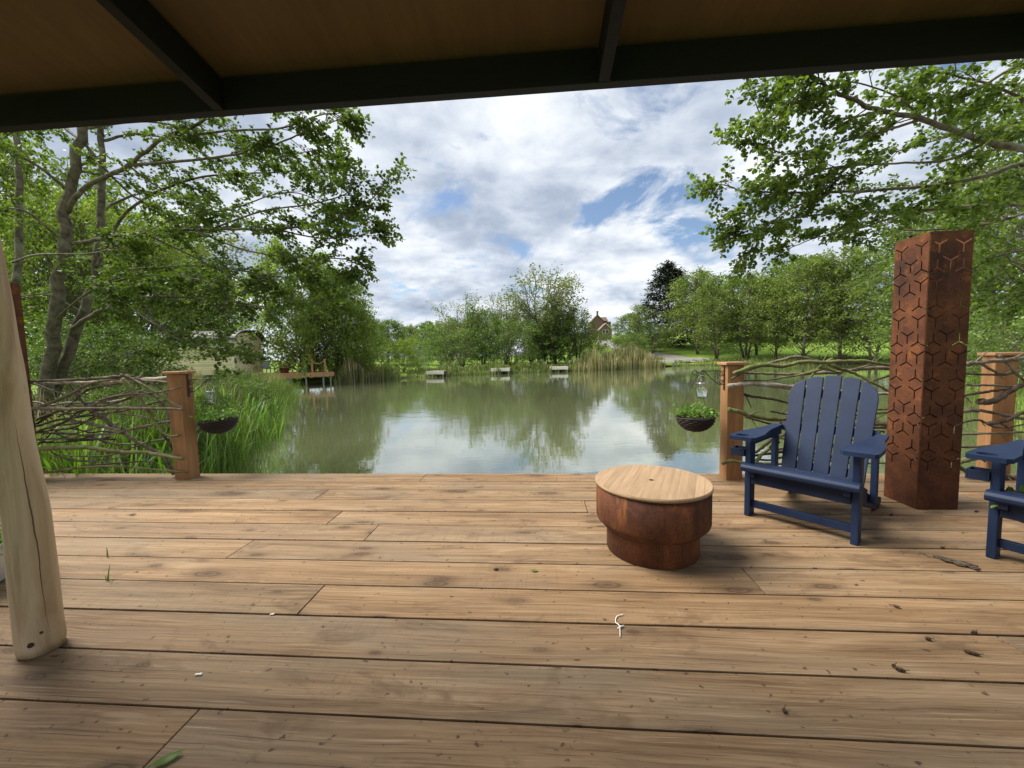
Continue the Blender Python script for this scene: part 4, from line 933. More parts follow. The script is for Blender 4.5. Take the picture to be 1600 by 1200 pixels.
LL = [
 ([(55, 700, 6.5), (70, 620, 6.5), (85, 500, 6.4), (100, 380, 6.3), (108, 300, 6.3), (128, 220, 6.2), (140, 100, 6.2), (150, -60, 6.2)], .118, .05, .6),
 ([(60, 690, 6.7), (92, 590, 6.7), (130, 490, 6.8), (150, 420, 6.9), (158, 330, 7.0), (160, 220, 7.1), (165, 60, 7.2)], .108, .038, .6),
 ([(10, 700, 7.4), (16, 520, 7.4), (30, 380, 7.5), (28, 240, 7.5), (12, 120, 7.5)], .075, .045, .3),
 ([(104, 330, 6.3), (130, 295, 6.2), (200, 258, 6.0), (255, 215, 5.8), (315, 190, 5.6), (400, 120, 5.4)], .046, .014, 3.4),
 ([(92, 385, 6.4), (150, 375, 6.3), (220, 362, 6.1), (330, 358, 5.9), (430, 358, 5.8), (520, 345, 5.6), (580, 310, 5.5), (604, 280, 5.4)], .036, .006, 4.0),
 ([(20, 410, 6.3), (60, 398, 6.2), (150, 395, 6.0), (210, 370, 5.9), (300, 330, 5.8)], .024, .007, 4),
 ([(112, 515, 6.7), (140, 495, 6.6), (180, 475, 6.4), (215, 466, 6.2), (270, 464, 6.0), (350, 470, 5.8), (420, 480, 5.7)], .044, .009, 4),
 ([(215, 466, 6.2), (260, 520, 6.0), (330, 545, 5.8), (385, 552, 5.7)], .020, .006, 4.5),
 ([(200, 258, 6.0), (300, 250, 5.8), (400, 235, 5.6), (480, 205, 5.5), (530, 186, 5.4)], .026, .006, 3.8),
 ([(255, 215, 5.8), (350, 205, 5.7), (440, 200, 5.6), (505, 178, 5.5), (536, 184, 5.5)], .022, .006, 3.8),
 ([(330, 358, 5.9), (410, 330, 5.8), (490, 318, 5.7), (545, 300, 5.6), (546, 270, 5.6)], .016, .005, 3.6),
 ([(430, 358, 5.8), (500, 372, 5.7), (560, 368, 5.6), (582, 358, 5.5)], .013, .005, 5.5),
 ([(300, 358, 5.9), (380, 390, 5.8), (460, 402, 5.7), (540, 405, 5.6), (550, 414, 5.6)], .016, .005, 5.5),
 ([(150, 420, 6.9), (200, 330, 6.6), (300, 280, 6.4), (420, 270, 6.2), (520, 262, 6.1)], .034, .006, 4.5),
 ([(150, 420, 6.9), (220, 420, 6.7), (320, 415, 6.5), (420, 430, 6.3), (500, 440, 6.2)], .028, .006, 4.5),
 ([(140, 200, 6.2), (220, 150, 6.0), (320, 140, 5.9), (430, 150, 5.8)], .035, .008, 4.5),
 ([(108, 300, 6.3), (60, 260, 6.0), (0, 230, 5.7), (-60, 200, 5.5)], .03, .007, 4.5),
 ([(128, 220, 6.2), (80, 190, 6.4), (30, 200, 6.6), (-20, 240, 6.6)], .028, .007, 4.5),
 ([(100, 380, 6.3), (40, 330, 6.0), (-10, 330, 5.8)], .024, .007, 4.5),
 ([(160, 220, 7.1), (220, 210, 7.3), (300, 230, 7.5), (380, 290, 7.6)], .03, .007, 4),
 ([(158, 330, 7.0), (230, 300, 7.4), (320, 320, 7.8), (400, 350, 8.0)], .03, .007, 4),
 ([(130, 490, 6.8), (70, 460, 6.6), (10, 470, 6.4)], .024, .007, 4),
 ([(150, 430, 6.9), (230, 500, 6.9), (300, 520, 6.8), (360, 528, 6.7)], .02, .006, 4),
 ([(92, 590, 6.7), (160, 560, 6.6), (240, 540, 6.4), (320, 500, 6.2)], .02, .006, 4.5),
 ([(85, 500, 6.4), (150, 450, 6.0), (240, 430, 5.7), (330, 440, 5.5)], .022, .006, 4.5),
 ([(128, 220, 6.2), (200, 300, 6.6), (270, 340, 6.9), (350, 400, 7.2)], .026, .006, 4.5),
 ([(200, 258, 6.0), (260, 300, 6.1), (340, 330, 6.2), (450, 300, 6.2), (530, 330, 6.2)], .018, .006, 4.5),
 ([(220, 362, 6.1), (300, 400, 6.2), (380, 440, 6.3), (470, 470, 6.3), (540, 460, 6.3)], .018, .006, 4.5),
 ([(140, 200, 6.2), (230, 190, 6.6), (330, 210, 7.0), (430, 240, 7.2), (520, 230, 7.4)], .022, .006, 4.5),
]
NL = near_tree('alder_tree', tuple(LB), 'old alder with leaning grey trunks behind the peeled log, branches reaching over the water', LL, 21, 'alder')
RB_ = Vector((7.6, 5.0, 0)); RB_.z = ground_z(RB_.x, RB_.y)-.1
def offs(p, q): return p
RL = [
 ([(1870, 760, 5.1), (1850, 500, 5.1), (1830, 300, 5.1), (1810, 100, 5.1), (1790, -150, 5.1)], .16, .08, 0),
 ([(1835, 330, 5.1), (1720, 260, 5.0), (1600, 233, 4.9), (1540, 222, 4.9), (1440, 186, 4.85), (1370, 172, 4.8), (1320, 150, 4.75), (1276, 122, 4.7), (1240, 90, 4.7)], .05, .010, 5.0),
 ([(1840, 400, 5.1), (1720, 300, 5.2), (1600, 258, 5.2), (1540, 275, 5.2), (1440, 292, 5.2), (1300, 300, 5.1), (1180, 300, 5.0), (1125, 288, 5.0)], .04, .006, 5.0),
 ([(1850, 470, 5.1), (1740, 350, 5.4), (1600, 322, 5.5), (1520, 322, 5.5), (1420, 330, 5.4), (1280, 335, 5.3), (1190, 352, 5.2), (1140, 362, 5.2)], .034, .006, 5.0),
 ([(1440, 186, 4.85), (1380, 205, 4.8), (1300, 225, 4.75), (1230, 240, 4.7), (1165, 215, 4.7)], .016, .005, 6),
 ([(1380, 172, 4.8), (1310, 185, 4.8), (1250, 160, 4.75), (1200, 190, 4.7), (1180, 160, 4.7)], .014, .005, 6),
 ([(1440, 186, 4.85), (1400, 150, 4.9), (1330, 128, 4.9), (1250, 125, 4.9)], .014, .005, 5.5),
 ([(1540, 222, 4.9), (1480, 250, 4.9), (1400, 255, 4.9), (1300, 262, 4.8), (1240, 285, 4.8), (1170, 320, 4.8)], .016, .005, 6),
 ([(1300, 300, 5.1), (1230, 330, 5.0), (1180, 372, 5.0), (1160, 398, 5.0)], .012, .005, 5.5),
 ([(1420, 330, 5.4), (1350, 355, 5.3), (1280, 370, 5.2), (1240, 385, 5.2)], .014, .005, 6),
 ([(1720, 260, 5.0), (1640, 180, 5.0), (1540, 130, 5.0), (1440, 110, 5.0)], .03, .007, 5),
 ([(1810, 100, 5.1), (1700, 90, 5.0), (1600, 100, 5.0), (1500, 150, 5.0), (1430, 140, 5.0)], .03, .007, 5),
 ([(1740, 350, 5.4), (1650, 380, 5.6), (1560, 400, 5.8), (1500, 430, 5.9)], .028, .007, 5),
 ([(1720, 300, 5.2), (1640, 320, 5.6), (1540, 350, 6.0), (1420, 360, 6.2), (1340, 350, 6.3)], .026, .007, 5),
 ([(1835, 330, 5.1), (1740, 200, 5.6), (1620, 190, 6.0), (1500, 210, 6.3), (1390, 240, 6.5)], .035, .008, 5),
 ([(1850, 500, 5.1), (1760, 430, 5.2), (1650, 440, 5.3), (1580, 470, 5.4)], .028, .007, 5),
 ([(1830, 250, 5.1), (1740, 140, 5.4), (1620, 130, 5.6), (1520, 170, 5.8)], .03, .008, 5),
]
NR = near_tree('alder_tree', tuple(RB_), 'overhanging alder reaching in above the rusted column', RL, 22, 'alder', (.034, .060), 1.12)
print('near leaves', NL, NR)

# ------------------------------------------------------------------ grass and reeds
def blade_mesh(name, V):
    me = bpy.data.meshes.new(name); V = np.asarray(V, dtype=np.float32); nb_ = len(V)//7
    me.vertices.add(len(V)); me.vertices.foreach_set('co', V.ravel())
    L = (np.array([0, 1, 5, 6, 1, 2, 4, 5, 2, 3, 4])[None]+7*np.arange(nb_)[:, None]).ravel()
    me.loops.add(len(L)); me.loops.foreach_set('vertex_index', L.astype(np.int32))
    st = (np.array([0, 4, 8])[None]+11*np.arange(nb_)[:, None]).ravel(); me.polygons.add(len(st)); me.polygons.foreach_set('loop_start', st.astype(np.int32))
    me.update(calc_edges=True); return me
def blades(name, X, Y, Hh, mat_, seed, wd=(.008, .016), lean=.35, kind_='stuff', label=None, zoff=0.0, z=None):
    g_ = np.random.default_rng(seed); n_ = len(X); Z = (terrain(X, Y) if z is None else z)+zoff
    Z = np.maximum(Z, WATER-.15); a = g_.uniform(0, 2*math.pi, n_); d = np.stack([np.cos(a), np.sin(a), 0*a], 1); s_ = np.stack([-np.sin(a), np.cos(a), 0*a], 1)
    ww = g_.uniform(wd[0], wd[1], n_)[:, None]; l = (g_.uniform(.05, 1, n_)*lean*Hh)[:, None]; B_ = np.stack([X, Y, Z-.03], 1); H1 = Hh[:, None]; up = np.array([0, 0, 1.0])
    p1 = B_+up*H1*.5+d*l*.25; p2 = B_+up*H1*.85+d*l*.65; p3 = B_+up*H1*(1.0-.12*g_.random((n_, 1)))+d*l*1.15
    rows = [B_-s_*ww*.5, p1-s_*ww*.5, p2-s_*ww*.35, p3, p2+s_*ww*.35, p1+s_*ww*.5, B_+s_*ww*.5]
    me_ = blade_mesh(name, np.stack(rows, 1).reshape(-1, 3))
    return kind(link(name, me_, mat_), kind_, label)
g0 = np.random.default_rng(77)
def scatter(n_, x0, x1, y0, y1, dmin, dmax, power=1.0):
    X = g0.uniform(x0, x1, n_); Y = y0+(y1-y0)*g0.random(n_)**power; d = shore_dist(X, Y); k = (d > dmin) & (d < dmax) & ~((Y < 4.0) & (np.abs(X) < 9)); return X[k], Y[k]
X, Y = scatter(80000, -17, -4.2, 3.98, 24, -.75, 2.8, 1.6)
nz = .5+.5*np.sin(X*2.3+1.7*np.sin(Y*1.1))*np.sin(Y*1.9+1.3*np.sin(X*1.7)); k = (shore_dist(X, Y) > -.75+1.1*nz*g0.uniform(.3, 1.2, len(X))) & (g0.random(len(X)) < .35+.65*nz)
X, Y, nz = X[k], Y[k], nz[k]
blades('bank_grass', X, Y, g0.uniform(.35, 1.0, len(X))*(.55+.75*nz), M['grass'], 1, (.005, .013), .62, label='tall fresh grass along the near bank')
X, Y = scatter(2600, -9, -4.2, 4.0, 13, -.4, 1.8, 1.4)
blades('broad_grass', X, Y, g0.uniform(.5, 1.15, len(X)), M['herb'], 6, (.014, .030), .7, label='broad fresh blades along the near bank')
X, Y = scatter(6000, -15, -4.6, 4.1, 22, .4, 5.5, 1.3)
blades('dry_grass', X, Y, g0.uniform(.5, 1.35, len(X)), M['dry_reed'], 2, (.003, .007), .5, label='dry tan stems among the bank grass')
X, Y = scatter(30000, -13, -4.5, 4.0, 14, .2, 6, 1.3)
blades('undergrowth', X, Y, g0.uniform(.25, .7, len(X)), M['grass'], 3, (.005, .012), .6, label='low green undergrowth behind the stick fence')
X, Y = scatter(16000, 4.5, 18, 4.1, 20, -.2, 4, 1.4)
blades('waterside_grass', X, Y, g0.uniform(.35, 1.0, len(X)), M['grass'], 4, (.006, .013), .5, label='grass on the bank behind the far cedar post')
def reedbed(name, px0, px1, y0, y1, n_, h0, h1, mat_, seed, label, wd=(.02, .04), lean=.12):
    g_ = np.random.default_rng(seed); Y = g_.uniform(y0, y1, n_); px = g_.uniform(px0, px1, n_); X = np.array([on_y(p, 575, q).x for p, q in zip(px, Y)])
    d = shore_dist(X, Y); k = (d > -1.0) & (d < 3.5); X, Y = X[k], Y[k]; px = px[k]; n2 = len(X)
    edge = np.clip(np.minimum(px-px0, px1-px)/(.22*(px1-px0)), .25, 1)
    clump = (.75+.4*np.sin(X*1.7+Y*.6)*np.sin(X*.63+1.1))*edge
    return blades(name, X, Y, (h0+(h1-h0)*g_.random(n2)**.7)*np.clip(clump, .45, 1.1), mat_, seed, wd, lean, 'stuff', label)
reedbed('dry_reeds', 895, 1040, 43, 55, 3400, 1.3, 2.9, M['dry_reed'], 11, 'tall dry reeds on the far bank below the brick house', (.03, .07), .10)
reedbed('green_reeds', 885, 1035, 42, 55, 3600, .9, 2.6, M['reed'], 12, 'green reeds at the foot of the dry reeds', (.04, .08), .25)
reedbed('pale_reeds', 523, 600, 30, 38, 2600, 1.2, 2.6, M['dry_reed'], 13, 'pale reeds beside the neighbouring deck', (.02, .045), .10)
reedbed('fresh_reeds', 520, 625, 29, 40, 4200, .8, 2.0, M['reed'], 14, 'fresh green reeds at the water beside the neighbouring deck', (.03, .06), .3)
reedbed('bank_weeds', 635, 900, 36, 46, 6500, .35, 1.25, M['reed'], 15, 'rank grass and weeds between the fishing platforms', (.05, .10), .45)
reedbed('shore_weeds', 1050, 1420, 44, 60, 7000, .3, .95, M['reed'], 16, 'weeds along the waterline under the young alders', (.05, .10), .5)
reedbed('tan_reeds', 190, 300, 19.5, 25.0, 2600, 0.7, 1.3, M['dry_reed'], 17, 'tan reeds in front of the cabin', (.02, .04), .12)
def tallreeds():
    g_ = np.random.default_rng(31); n_ = 5200; Y = g_.uniform(13, 23, n_); px = g_.uniform(150, 315, n_); X = np.array([on_y(p, 575, q).x for p, q in zip(px, Y)]); d = shore_dist(X, Y); k = d > .6; X, Y = X[k], Y[k]
    blades('dry_reeds', X, Y, g_.uniform(.6, 1.25, len(X)), M['dry_reed'], 32, (.006, .014), .16, 'stuff', 'tan reeds behind the bank grass, before the cabin')
tallreeds()

# ------------------------------------------------------------------ hanging baskets, jars and brackets
def scroll(c, r0, r1, turns, n_, ax=Vector((1, 0, 0)), start=0.0):
    out = []
    for k in range(n_+1):
        t_ = k/n_; a = start+turns*2*math.pi*t_; r_ = r0+(r1-r0)*t_; out.append(c+ax*math.cos(a)*r_+Vector((0, 0, 1))*math.sin(a)*r_)
    return out
def bracket(root, d, label):
    """Wrought iron bracket: back plate on the post face, arm along direction d."""
    T_ = thing('hanging_bracket', root, label, 'bracket', 'iron scroll brackets on the end posts'); d = Vector(d).normalized(); Z = Vector((0, 0, 1)); r_ = .0042
    b3 = MB(); sd = d.cross(Z); m_ = Matrix((d, sd, Z)).transposed(); b3.box(d*.004, (.006, .018, .235), m_); b3.build('back_plate', M['iron'], T_)
    b3 = MB(); b3.tube([d*.005+Z*.055, d*.10+Z*.062, d*.20+Z*.058, d*.245+Z*.045]+scroll(d*.272+Z*.045, .027, .012, -.8, 12, d, math.pi), r_, 6)
    b3.tube([d*.005-Z*.07, d*.05-Z*.065, d*.12-Z*.01, d*.17+Z*.045]+scroll(d*.195+Z*.045, .025, .008, -1.1, 14, d, math.pi), r_, 6)
    for z, s_ in ((.03, 1), (-.045, -1)): b3.tube(scroll(d*.028+Z*z, .022, .007, 1.3*s_, 14, d, math.pi), r_*.9, 6)
    b3.build('scroll_arm', M['iron'], T_, smooth=True)
    return Vector(root)+d*.258+Z*.02, Vector(root)+d*.20+Z*.018
def basket(hook, drop, rad_, label, seed, tilt=0.0):
    T_ = thing('hanging_basket', (hook.x, hook.y, hook.z-drop), label, 'hanging basket', 'wicker baskets hanging from the brackets'); rs = random.Random(seed); g_ = np.random.default_rng(seed)
    T_.rotation_euler = (0, tilt, 0)
    b3 = MB(); Hb = rad_*.80
    b3.lathe([(rad_*.97*math.cos(a), -Hb*math.sin(a)) for a in np.linspace(0, math.pi/2*.98, 9)], 28, cap1=True)
    nrow = 11
    for k in range(nrow):
        a = math.pi/2*k/nrow*.97; r_ = rad_*math.cos(a); z = -Hb*math.sin(a); ph = (k % 2)*math.pi
        P = [(r_*(1+.025*math.sin(14*q+ph))*math.cos(q), r_*(1+.025*math.sin(14*q+ph))*math.sin(q), z+.002*math.sin(5*q+k)) for q in np.linspace(0, 2*math.pi, 57)]
        b3.tube(P, .0085 if k else .011, 6, False)
    b3.build('bowl', M['wicker'], T_, smooth=True)
    s_ = MB(); s_.lathe([(rad_*.93, -.022), (rad_*.5, -.008), (.001, .0)], 20); s_.build('soil', M['soil'], T_, smooth=True)
    n_ = 420; a = g_.uniform(0, 2*math.pi, n_); rr = rad_*1.1*np.sqrt(g_.random(n_)); hh = (.015+.10*g_.random(n_)**1.3*(1-.5*(rr/rad_/1.1)**2))
    P = np.stack([rr*np.cos(a), rr*np.sin(a), hh], 1); sp = g_.random(n_) < .12; P[sp, 0] -= .04*g_.random(sp.sum()); P[sp, 2] += .03
    A = unit(np.stack([np.cos(a), np.sin(a), .3+0*a], 1)+g_.normal(0, .6, (n_, 3))); Nn = unit(g_.normal(0, .5, (n_, 3))+np.array([0, 0, .9]))
    V, k = leaf_arrays(P, A, Nn, g_.uniform(.016, .040, n_), .75, True); pl_ = link('foliage', arr_mesh('foliage', V, k), M['herb'], T_)
    st = MB()
    for i in range(40):
        q = rs.randrange(n_); p = P[q]; st.tube([(p[0]*.5, p[1]*.5, -.01), (p[0]*.8, p[1]*.8, p[2]*.6), p], .0012, 4, False)
    st.build('stems', M['grass'], pl_)
    for k in range(3):
        q = k*2*math.pi/3+.35; e = Vector((rad_*math.cos(q), rad_*math.sin(q), .004)); top = Vector((0, 0, drop-.03)); ch = MB()
        P = [e.lerp(top, t_) for t_ in np.linspace(0, 1, 25)]; ch.tube(P, [.0022 if i % 2 else .0012 for i in range(25)], 5, False); ch.build('chain', M['iron'], T_)
    hk = MB(); hk.tube([Vector((0, 0, drop-.035)), Vector((0, 0, drop-.015))]+scroll(Vector((.0, 0, drop-.006)), .011, .011, .8, 10, Vector((1, 0, 0)), -math.pi/2), .002, 5); hk.build('hook', M['iron'], T_)
    return T_
def jar(hook, drop, label, seed):
    zb = hook.z-drop-.105*1.4; T_ = thing('glass_jar', (hook.x, hook.y, zb), label, 'jar', 'clear glass jars hanging from the brackets'); T_.scale = (1.4, 1.4, 1.4)
    b3 = MB(); r_ = .034
    b3.lathe([(.001, .0), (r_*.8, .0), (r_*.97, .006), (r_, .014), (r_, .074), (r_*.86, .086), (r_*.83, .092), (r_*.83, .103), (r_*.78, .103), (r_*.78, .092), (r_*.80, .086), (r_*.93, .073), (r_*.93, .015), (r_*.75, .006), (.001, .006)], 28)
    b3.build('glass_body', M['glass'], T_, smooth=True)
    b3 = MB(); b3.lathe([(r_*.86, .092), (r_*.91, .093), (r_*.91, .101), (r_*.86, .102)], 28); b3.build('neck_band', M['tin'], T_, smooth=True)
    b3 = MB(); P = [Vector((r_*1.02*math.cos(q), 0, .096+math.sin(q)*(drop/1.4+.012))) for q in np.linspace(0, math.pi, 17)]; b3.tube(P, .0017, 5); b3.build('handle', M['tin'], T_)
    b3 = MB(); g_ = random.Random(seed); P = [Vector((.018*math.cos(k*1.9)*g_.uniform(.5, 1.2), .018*math.sin(k*1.9)*g_.uniform(.5, 1.2), .01+.0035*k)) for k in range(18)]
    b3.tube(catmull(P, 4), .0008, 4)
    for p in P: b3.lathe([(.0005, -.003), (.0028, 0), (.0005, .003)], 6, p)
    b3.build('glass_glint_beads', M['white'], T_)  # white bead strand added inside to brighten the glass, standing in for refracted light
    return T_
hR, hR2 = bracket((1.679, 3.80, 0.955), (-1, 0, 0), 'black iron scroll bracket on the cedar post beside the navy chair')
basket(hR, hR.z-on_y(1094, 652, 3.8).z, .160, 'dark wicker basket of small green plants hanging beside the navy chair', 5)
jar(hR2, .06, 'clear glass jar hanging over the basket beside the navy chair', 3)
hL, hL2 = bracket((-3.648, 3.82, 0.965), (1, .25, 0), 'black iron scroll bracket on the cedar post by the tall grass')
basket(hL, hL.z-on_y(330, 657, 3.88).z, .165, 'dark wicker basket of green plants hanging before the tall bank grass', 6, R(-5))
jar(hL2, .075, 'clear glass jar hanging over the basket by the tall grass', 4)

# ------------------------------------------------------------------ neighbouring deck and cabin
D2 = Vector((-17.6, 27.4, .27)); d2 = thing('neighbouring_deck', D2, 'orange timber deck on stilts at the neighbouring bank', 'deck')
e0, e1 = on_y(412, 586, 26.2), on_y(519, 581, 29.4); dirx = Vector((e1.x-e0.x, e1.y-e0.y, 0)).normalized(); diry = Vector((-dirx.y, dirx.x, 0)); zt = .26; Ld = (e1-e0).length+.1
def dp(a, b, z): return Vector((e0.x, e0.y, 0))+dirx*a+diry*b+Vector((0, 0, z))
md = Matrix((dirx, diry, Vector((0, 0, 1)))).transposed()
b3 = MB()
for k in range(16): b3.box(dp(Ld/2, .12+k*.25, zt-.02), (Ld, .243, .04), md)
b3.build('boards', M['far_deck'], d2, D2)
b3 = MB(); b3.box(dp(Ld/2, -.03, zt-.16), (Ld+.02, .045, .30), md); b3.box(dp(Ld+.03, 2.0, zt-.16), (.045, 4.0, .30), md); b3.build('fascia', M['far_deck'], d2, D2)
for a in (.3, 1.5, 2.7, 3.9, Ld-.2):
    if a < Ld: b3 = MB(); b3.box(dp(a, .15, (zt-1.4)/2-.15), (.10, .10, 1.5), md); b3.build('stilt', M['platform'], d2, D2)
rp_ = []
for (px, b_) in ((469, 3.0), (490, .15), (516, .15)):
    t0 = on_y(px, 585, 28.3); a = (t0-Vector((e0.x, e0.y, 0))).dot(dirx) if b_ < 1 else (on_y(px, 585, 30.8)-Vector((e0.x, e0.y, 0))).dot(dirx)
    a = min(a, Ld-.1); b3 = MB(); b3.box(dp(a, b_, zt+.5), (.13, .13, 1.0), md); b3.build('rail_post', M['far_deck'], d2, D2); rp_.append(dp(a, b_, zt+.92))
def sag(p, q, s_): return [p.lerp(q, t_)-Vector((0, 0, s_*4*t_*(1-t_))) for t_ in np.linspace(0, 1, 11)]
b3 = MB(); b3.tube(sag(rp_[0], rp_[1], .25), .022, 5); b3.tube(sag(rp_[1], rp_[2], .28), .022, 5); b3.tube(sag(dp(.6, 3.0, zt+.7), rp_[0], .2), .022, 5); b3.build('rope_rail', M['rope'], d2, D2)
pc = dp((on_y(491, 580, 29.6)-Vector((e0.x, e0.y, 0))).dot(dirx), 1.6, zt)
T3 = thing('steel_column', pc, 'small rusted steel column standing on the neighbouring deck', 'column'); b3 = MB(); b3.box((0, 0, .9), (.30, .30, 1.8), md); b3.build('shaft', M['rust'], T3, bevel=.004); b3 = MB(); b3.box((0, 0, 1.805), (.26, .26, .012), md); b3.build('top_plate', M['dark_roof'], T3)
pf = dp(1.6, 1.5, zt+.001); T3 = thing('fire_pit', pf, 'small rusted fire pit on the neighbouring deck', 'fire pit'); b3 = MB(); b3.lathe([(.27, 0), (.27, .15), (.33, .2), (.33, .4), (.001, .4)], 24, cap0=True); b3.build('drum', M['rust'], T3, smooth=True); b3 = MB(); b3.lathe([(.34, .401), (.34, .425), (.001, .425)], 24); b3.build('lid', M['far_deck'], T3)
for (a, b_, lab, mt, rz) in ((.55, 1.4, 'grey garden chair by the cabin on the neighbouring deck', 'grey_plastic', 1.2), (2.9, 1.9, 'teal low garden chair on the neighbouring deck', 'teal', -.6)):
    T3 = thing('garden_chair', dp(a, b_, zt+.001), lab, 'chair', None, rz); hsc = 1.0 if mt == 'grey_plastic' else .55
    for nm, c, s_, rx in (('seat', (0, 0, .38*hsc), (.55, .5, .04), 8), ('backrest', (0, .32, .66*hsc), (.52, .04, .62*hsc), -20)):
        b3 = MB(); b3.box(c, s_, Matrix.Rotation(R(rx), 3, 'X')); b3.build(nm, M[mt], T3, bevel=.008)
    for sx in (-1, 1):
        b3 = MB(); b3.box((sx*.29, .05, .55*hsc), (.09, .62, .025)); b3.build('arm', M[mt], T3)
        for y in (-.2, .25): b3 = MB(); b3.box((sx*.29, y, .27*hsc), (.05, .06, .535*hsc)); b3.build('leg', M[mt], T3)
# cabin with a bowed roof
CB = Vector((-20.6, 27.6, 0)); cr_, cl_ = on_y(366, 560, 25.6), on_y(215, 560, 25.0)
ex = Vector((cr_.x-cl_.x, cr_.y-cl_.y, 0)); Lc = ex.length; ex.normalize(); ey = Vector((-ex.y, ex.x, 0)); org = Vector((cl_.x, cl_.y, 0))
mc = Matrix((ex, ey, Vector((0, 0, 1)))).transposed(); gz = .1; CB = org+ex*Lc/2+ey*1.6+Vector((0, 0, gz))
cab = thing('cabin', CB, 'pale timber cabin with a bowed dark roof beside the neighbouring deck', 'cabin')
def cp(a, b, z): return org+ex*a+ey*b+Vector((0, 0, gz+z))
Wc = 3.2; eave = 2.35
b3 = MB()
for k in range(15): b3.box(cp(Lc/2, .012*(k % 1), .30+k*.145), (Lc, .04, .138), mc)
ends = [(0, 0.0), (Wc, 0.0), (Wc, eave)]+[(Wc/2+Wc/2*math.cos(q), eave+.62*math.sin(q)) for q in np.linspace(0.15, math.pi-.15, 9)]+[(0, eave)]
for a in (.03, Lc-.07):
    mm = Matrix.Translation(cp(a, 0, .22)) @ Matrix((ey, Vector((0, 0, 1)), ex)).transposed().to_4x4(); b3.prism([(x, z*.985) for x, z in ends], .04, mm)
b3.build('wall', M['cabin_wall'], cab, CB)
b3 = MB()
arc = [(Wc/2+(Wc/2+.14)*math.cos(q), eave+.22+.68*math.sin(q)) for q in np.linspace(0, math.pi, 17)]; arc2 = [(Wc/2+(Wc/2+.20)*math.cos(q), eave+.22+.76*math.sin(q)) for q in np.linspace(math.pi, 0, 17)]
b3.prism(arc+arc2, Lc+.5, Matrix.Translation(cp(-.25, 0, 0)) @ Matrix((ey, Vector((0, 0, 1)), ex)).transposed().to_4x4()); b3.build('roof', M['dark_roof'], cab, CB, smooth=False)
b3 = MB(); b3.box(cp(Lc/2, -.10, eave+.13), (Lc+.45, .03, .18), mc); b3.box(cp(Lc/2, -.07, eave-.06), (Lc+.3, .03, .10), mc); b3.build('fascia_board', M['white_trim'], cab, CB)
b3 = MB(); b3.box(cp(Lc-.05, -.035, eave/2+.1), (.12, .03, eave-.3), mc); b3.build('corner_board', M['white_trim'], cab, CB)
for a in (.5, Lc*.5, Lc-.5):
    b3 = MB(); b3.box(cp(a, .3, -.1), (.3, .3, .75), mc); b3.build('pier', M['platform'], cab, CB)

# ------------------------------------------------------------------ fishing platforms
def platform(px, py, Y, wpx, label, h=.30):
    c = on_y(px, py, Y); W_ = wpx/F_PX*Y; T_ = thing('fishing_platform', (c.x, Y, c.z), label, 'platform', 'fishing platforms along the far bank'); Z0 = c.z
    b3 = MB()
    for k in range(8): b3.box((0, .13+k*.25, -.02), (W_, .235, .04))
    b3.build('boards', M['platform'], T_)
    b3 = MB(); b3.box((0, -.02, -h/2), (W_+.01, .04, h)); b3.build('fascia', M['white_trim'], T_)
    for sx in (-1, 1): b3 = MB(); b3.box((sx*(W_/2-.12), .06, -.6), (.1, .1, 1.0)); b3.build('stilt', M['platform'], T_)
    return T_
platform(679.5, 580, 37.4, 29, 'pale fishing platform nearest the yellow-green bush')
b3 = MB(); q = on_y(666, 576, 37.6); b3.tube([(q.x, 37.6, WATER-.3), (q.x, 37.6, on_y(666, 567, 37.6).z)], .035, 7); tag(b3.build('mooring_stake', M['platform']), 'thin pale stake beside the first fishing platform', 'stake')
platform(781.5, 575.5, 40.6, 30, 'pale fishing platform below the wispy willow, middle of the three on the lawn')
platform(873, 573, 42.6, 29, 'pale fishing platform beside the dry reeds')
platform(1042, 563, 51.6, 22, 'greenish fishing platform at the foot of the tarmac track', .3)

# ------------------------------------------------------------------ brick house on the hill
def brickmat():
    m, t, b = mat('red_brick', rough=0.9); v = coords(t, (1, 1, 1)); br = t.nodes.new('ShaderNodeTexBrick'); br.inputs['Scale'].default_value = 4.0
    br.inputs['Color1'].default_value = (.15, .085, .058, 1); br.inputs['Color2'].default_value = (.19, .11, .075, 1); br.inputs['Mortar'].default_value = (.24, .19, .15, 1)
    mp = t.nodes.new('ShaderNodeMapping'); mp.inputs['Rotation'].default_value = (R(90), 0, 0); t.links.new(v, mp.inputs[0]); t.links.new(mp.outputs[0], br.inputs['Vector']); t.links.new(br.outputs['Color'], b.inputs['Base Color']); return m
def tilemat():
    m, t, b = mat('red_brown_roof_tiles', rough=.85); v = coords(t, (1, 1, 1)); a = noise(t, v, 2.5, 5, .7); t.links.new(ramp(t, a, [(.3, (.085, .05, .04)), (.7, (.14, .08, .06))]), b.inputs['Base Color']); return m
M['brick'] = brickmat(); M['tiles'] = tilemat(); M['window'] = mat('dark_window_glass', (.05, .06, .07), .1)[0]
hY = 128.0; hb = on_y(944, 526, hY); HSH = 0.0; hg = ground_z(hb.x, hY)
S_ = hY/F_PX
def hx(px): return on_y(px, 520, hY).x
def hz(py): return on_y(944, py, hY).z
house = thing('brick_house', (hb.x, hY, hg), 'red brick house with two gables and a chimney up the hill', 'house'); HB = (hb.x, hY, hg)
zg = hg-.3
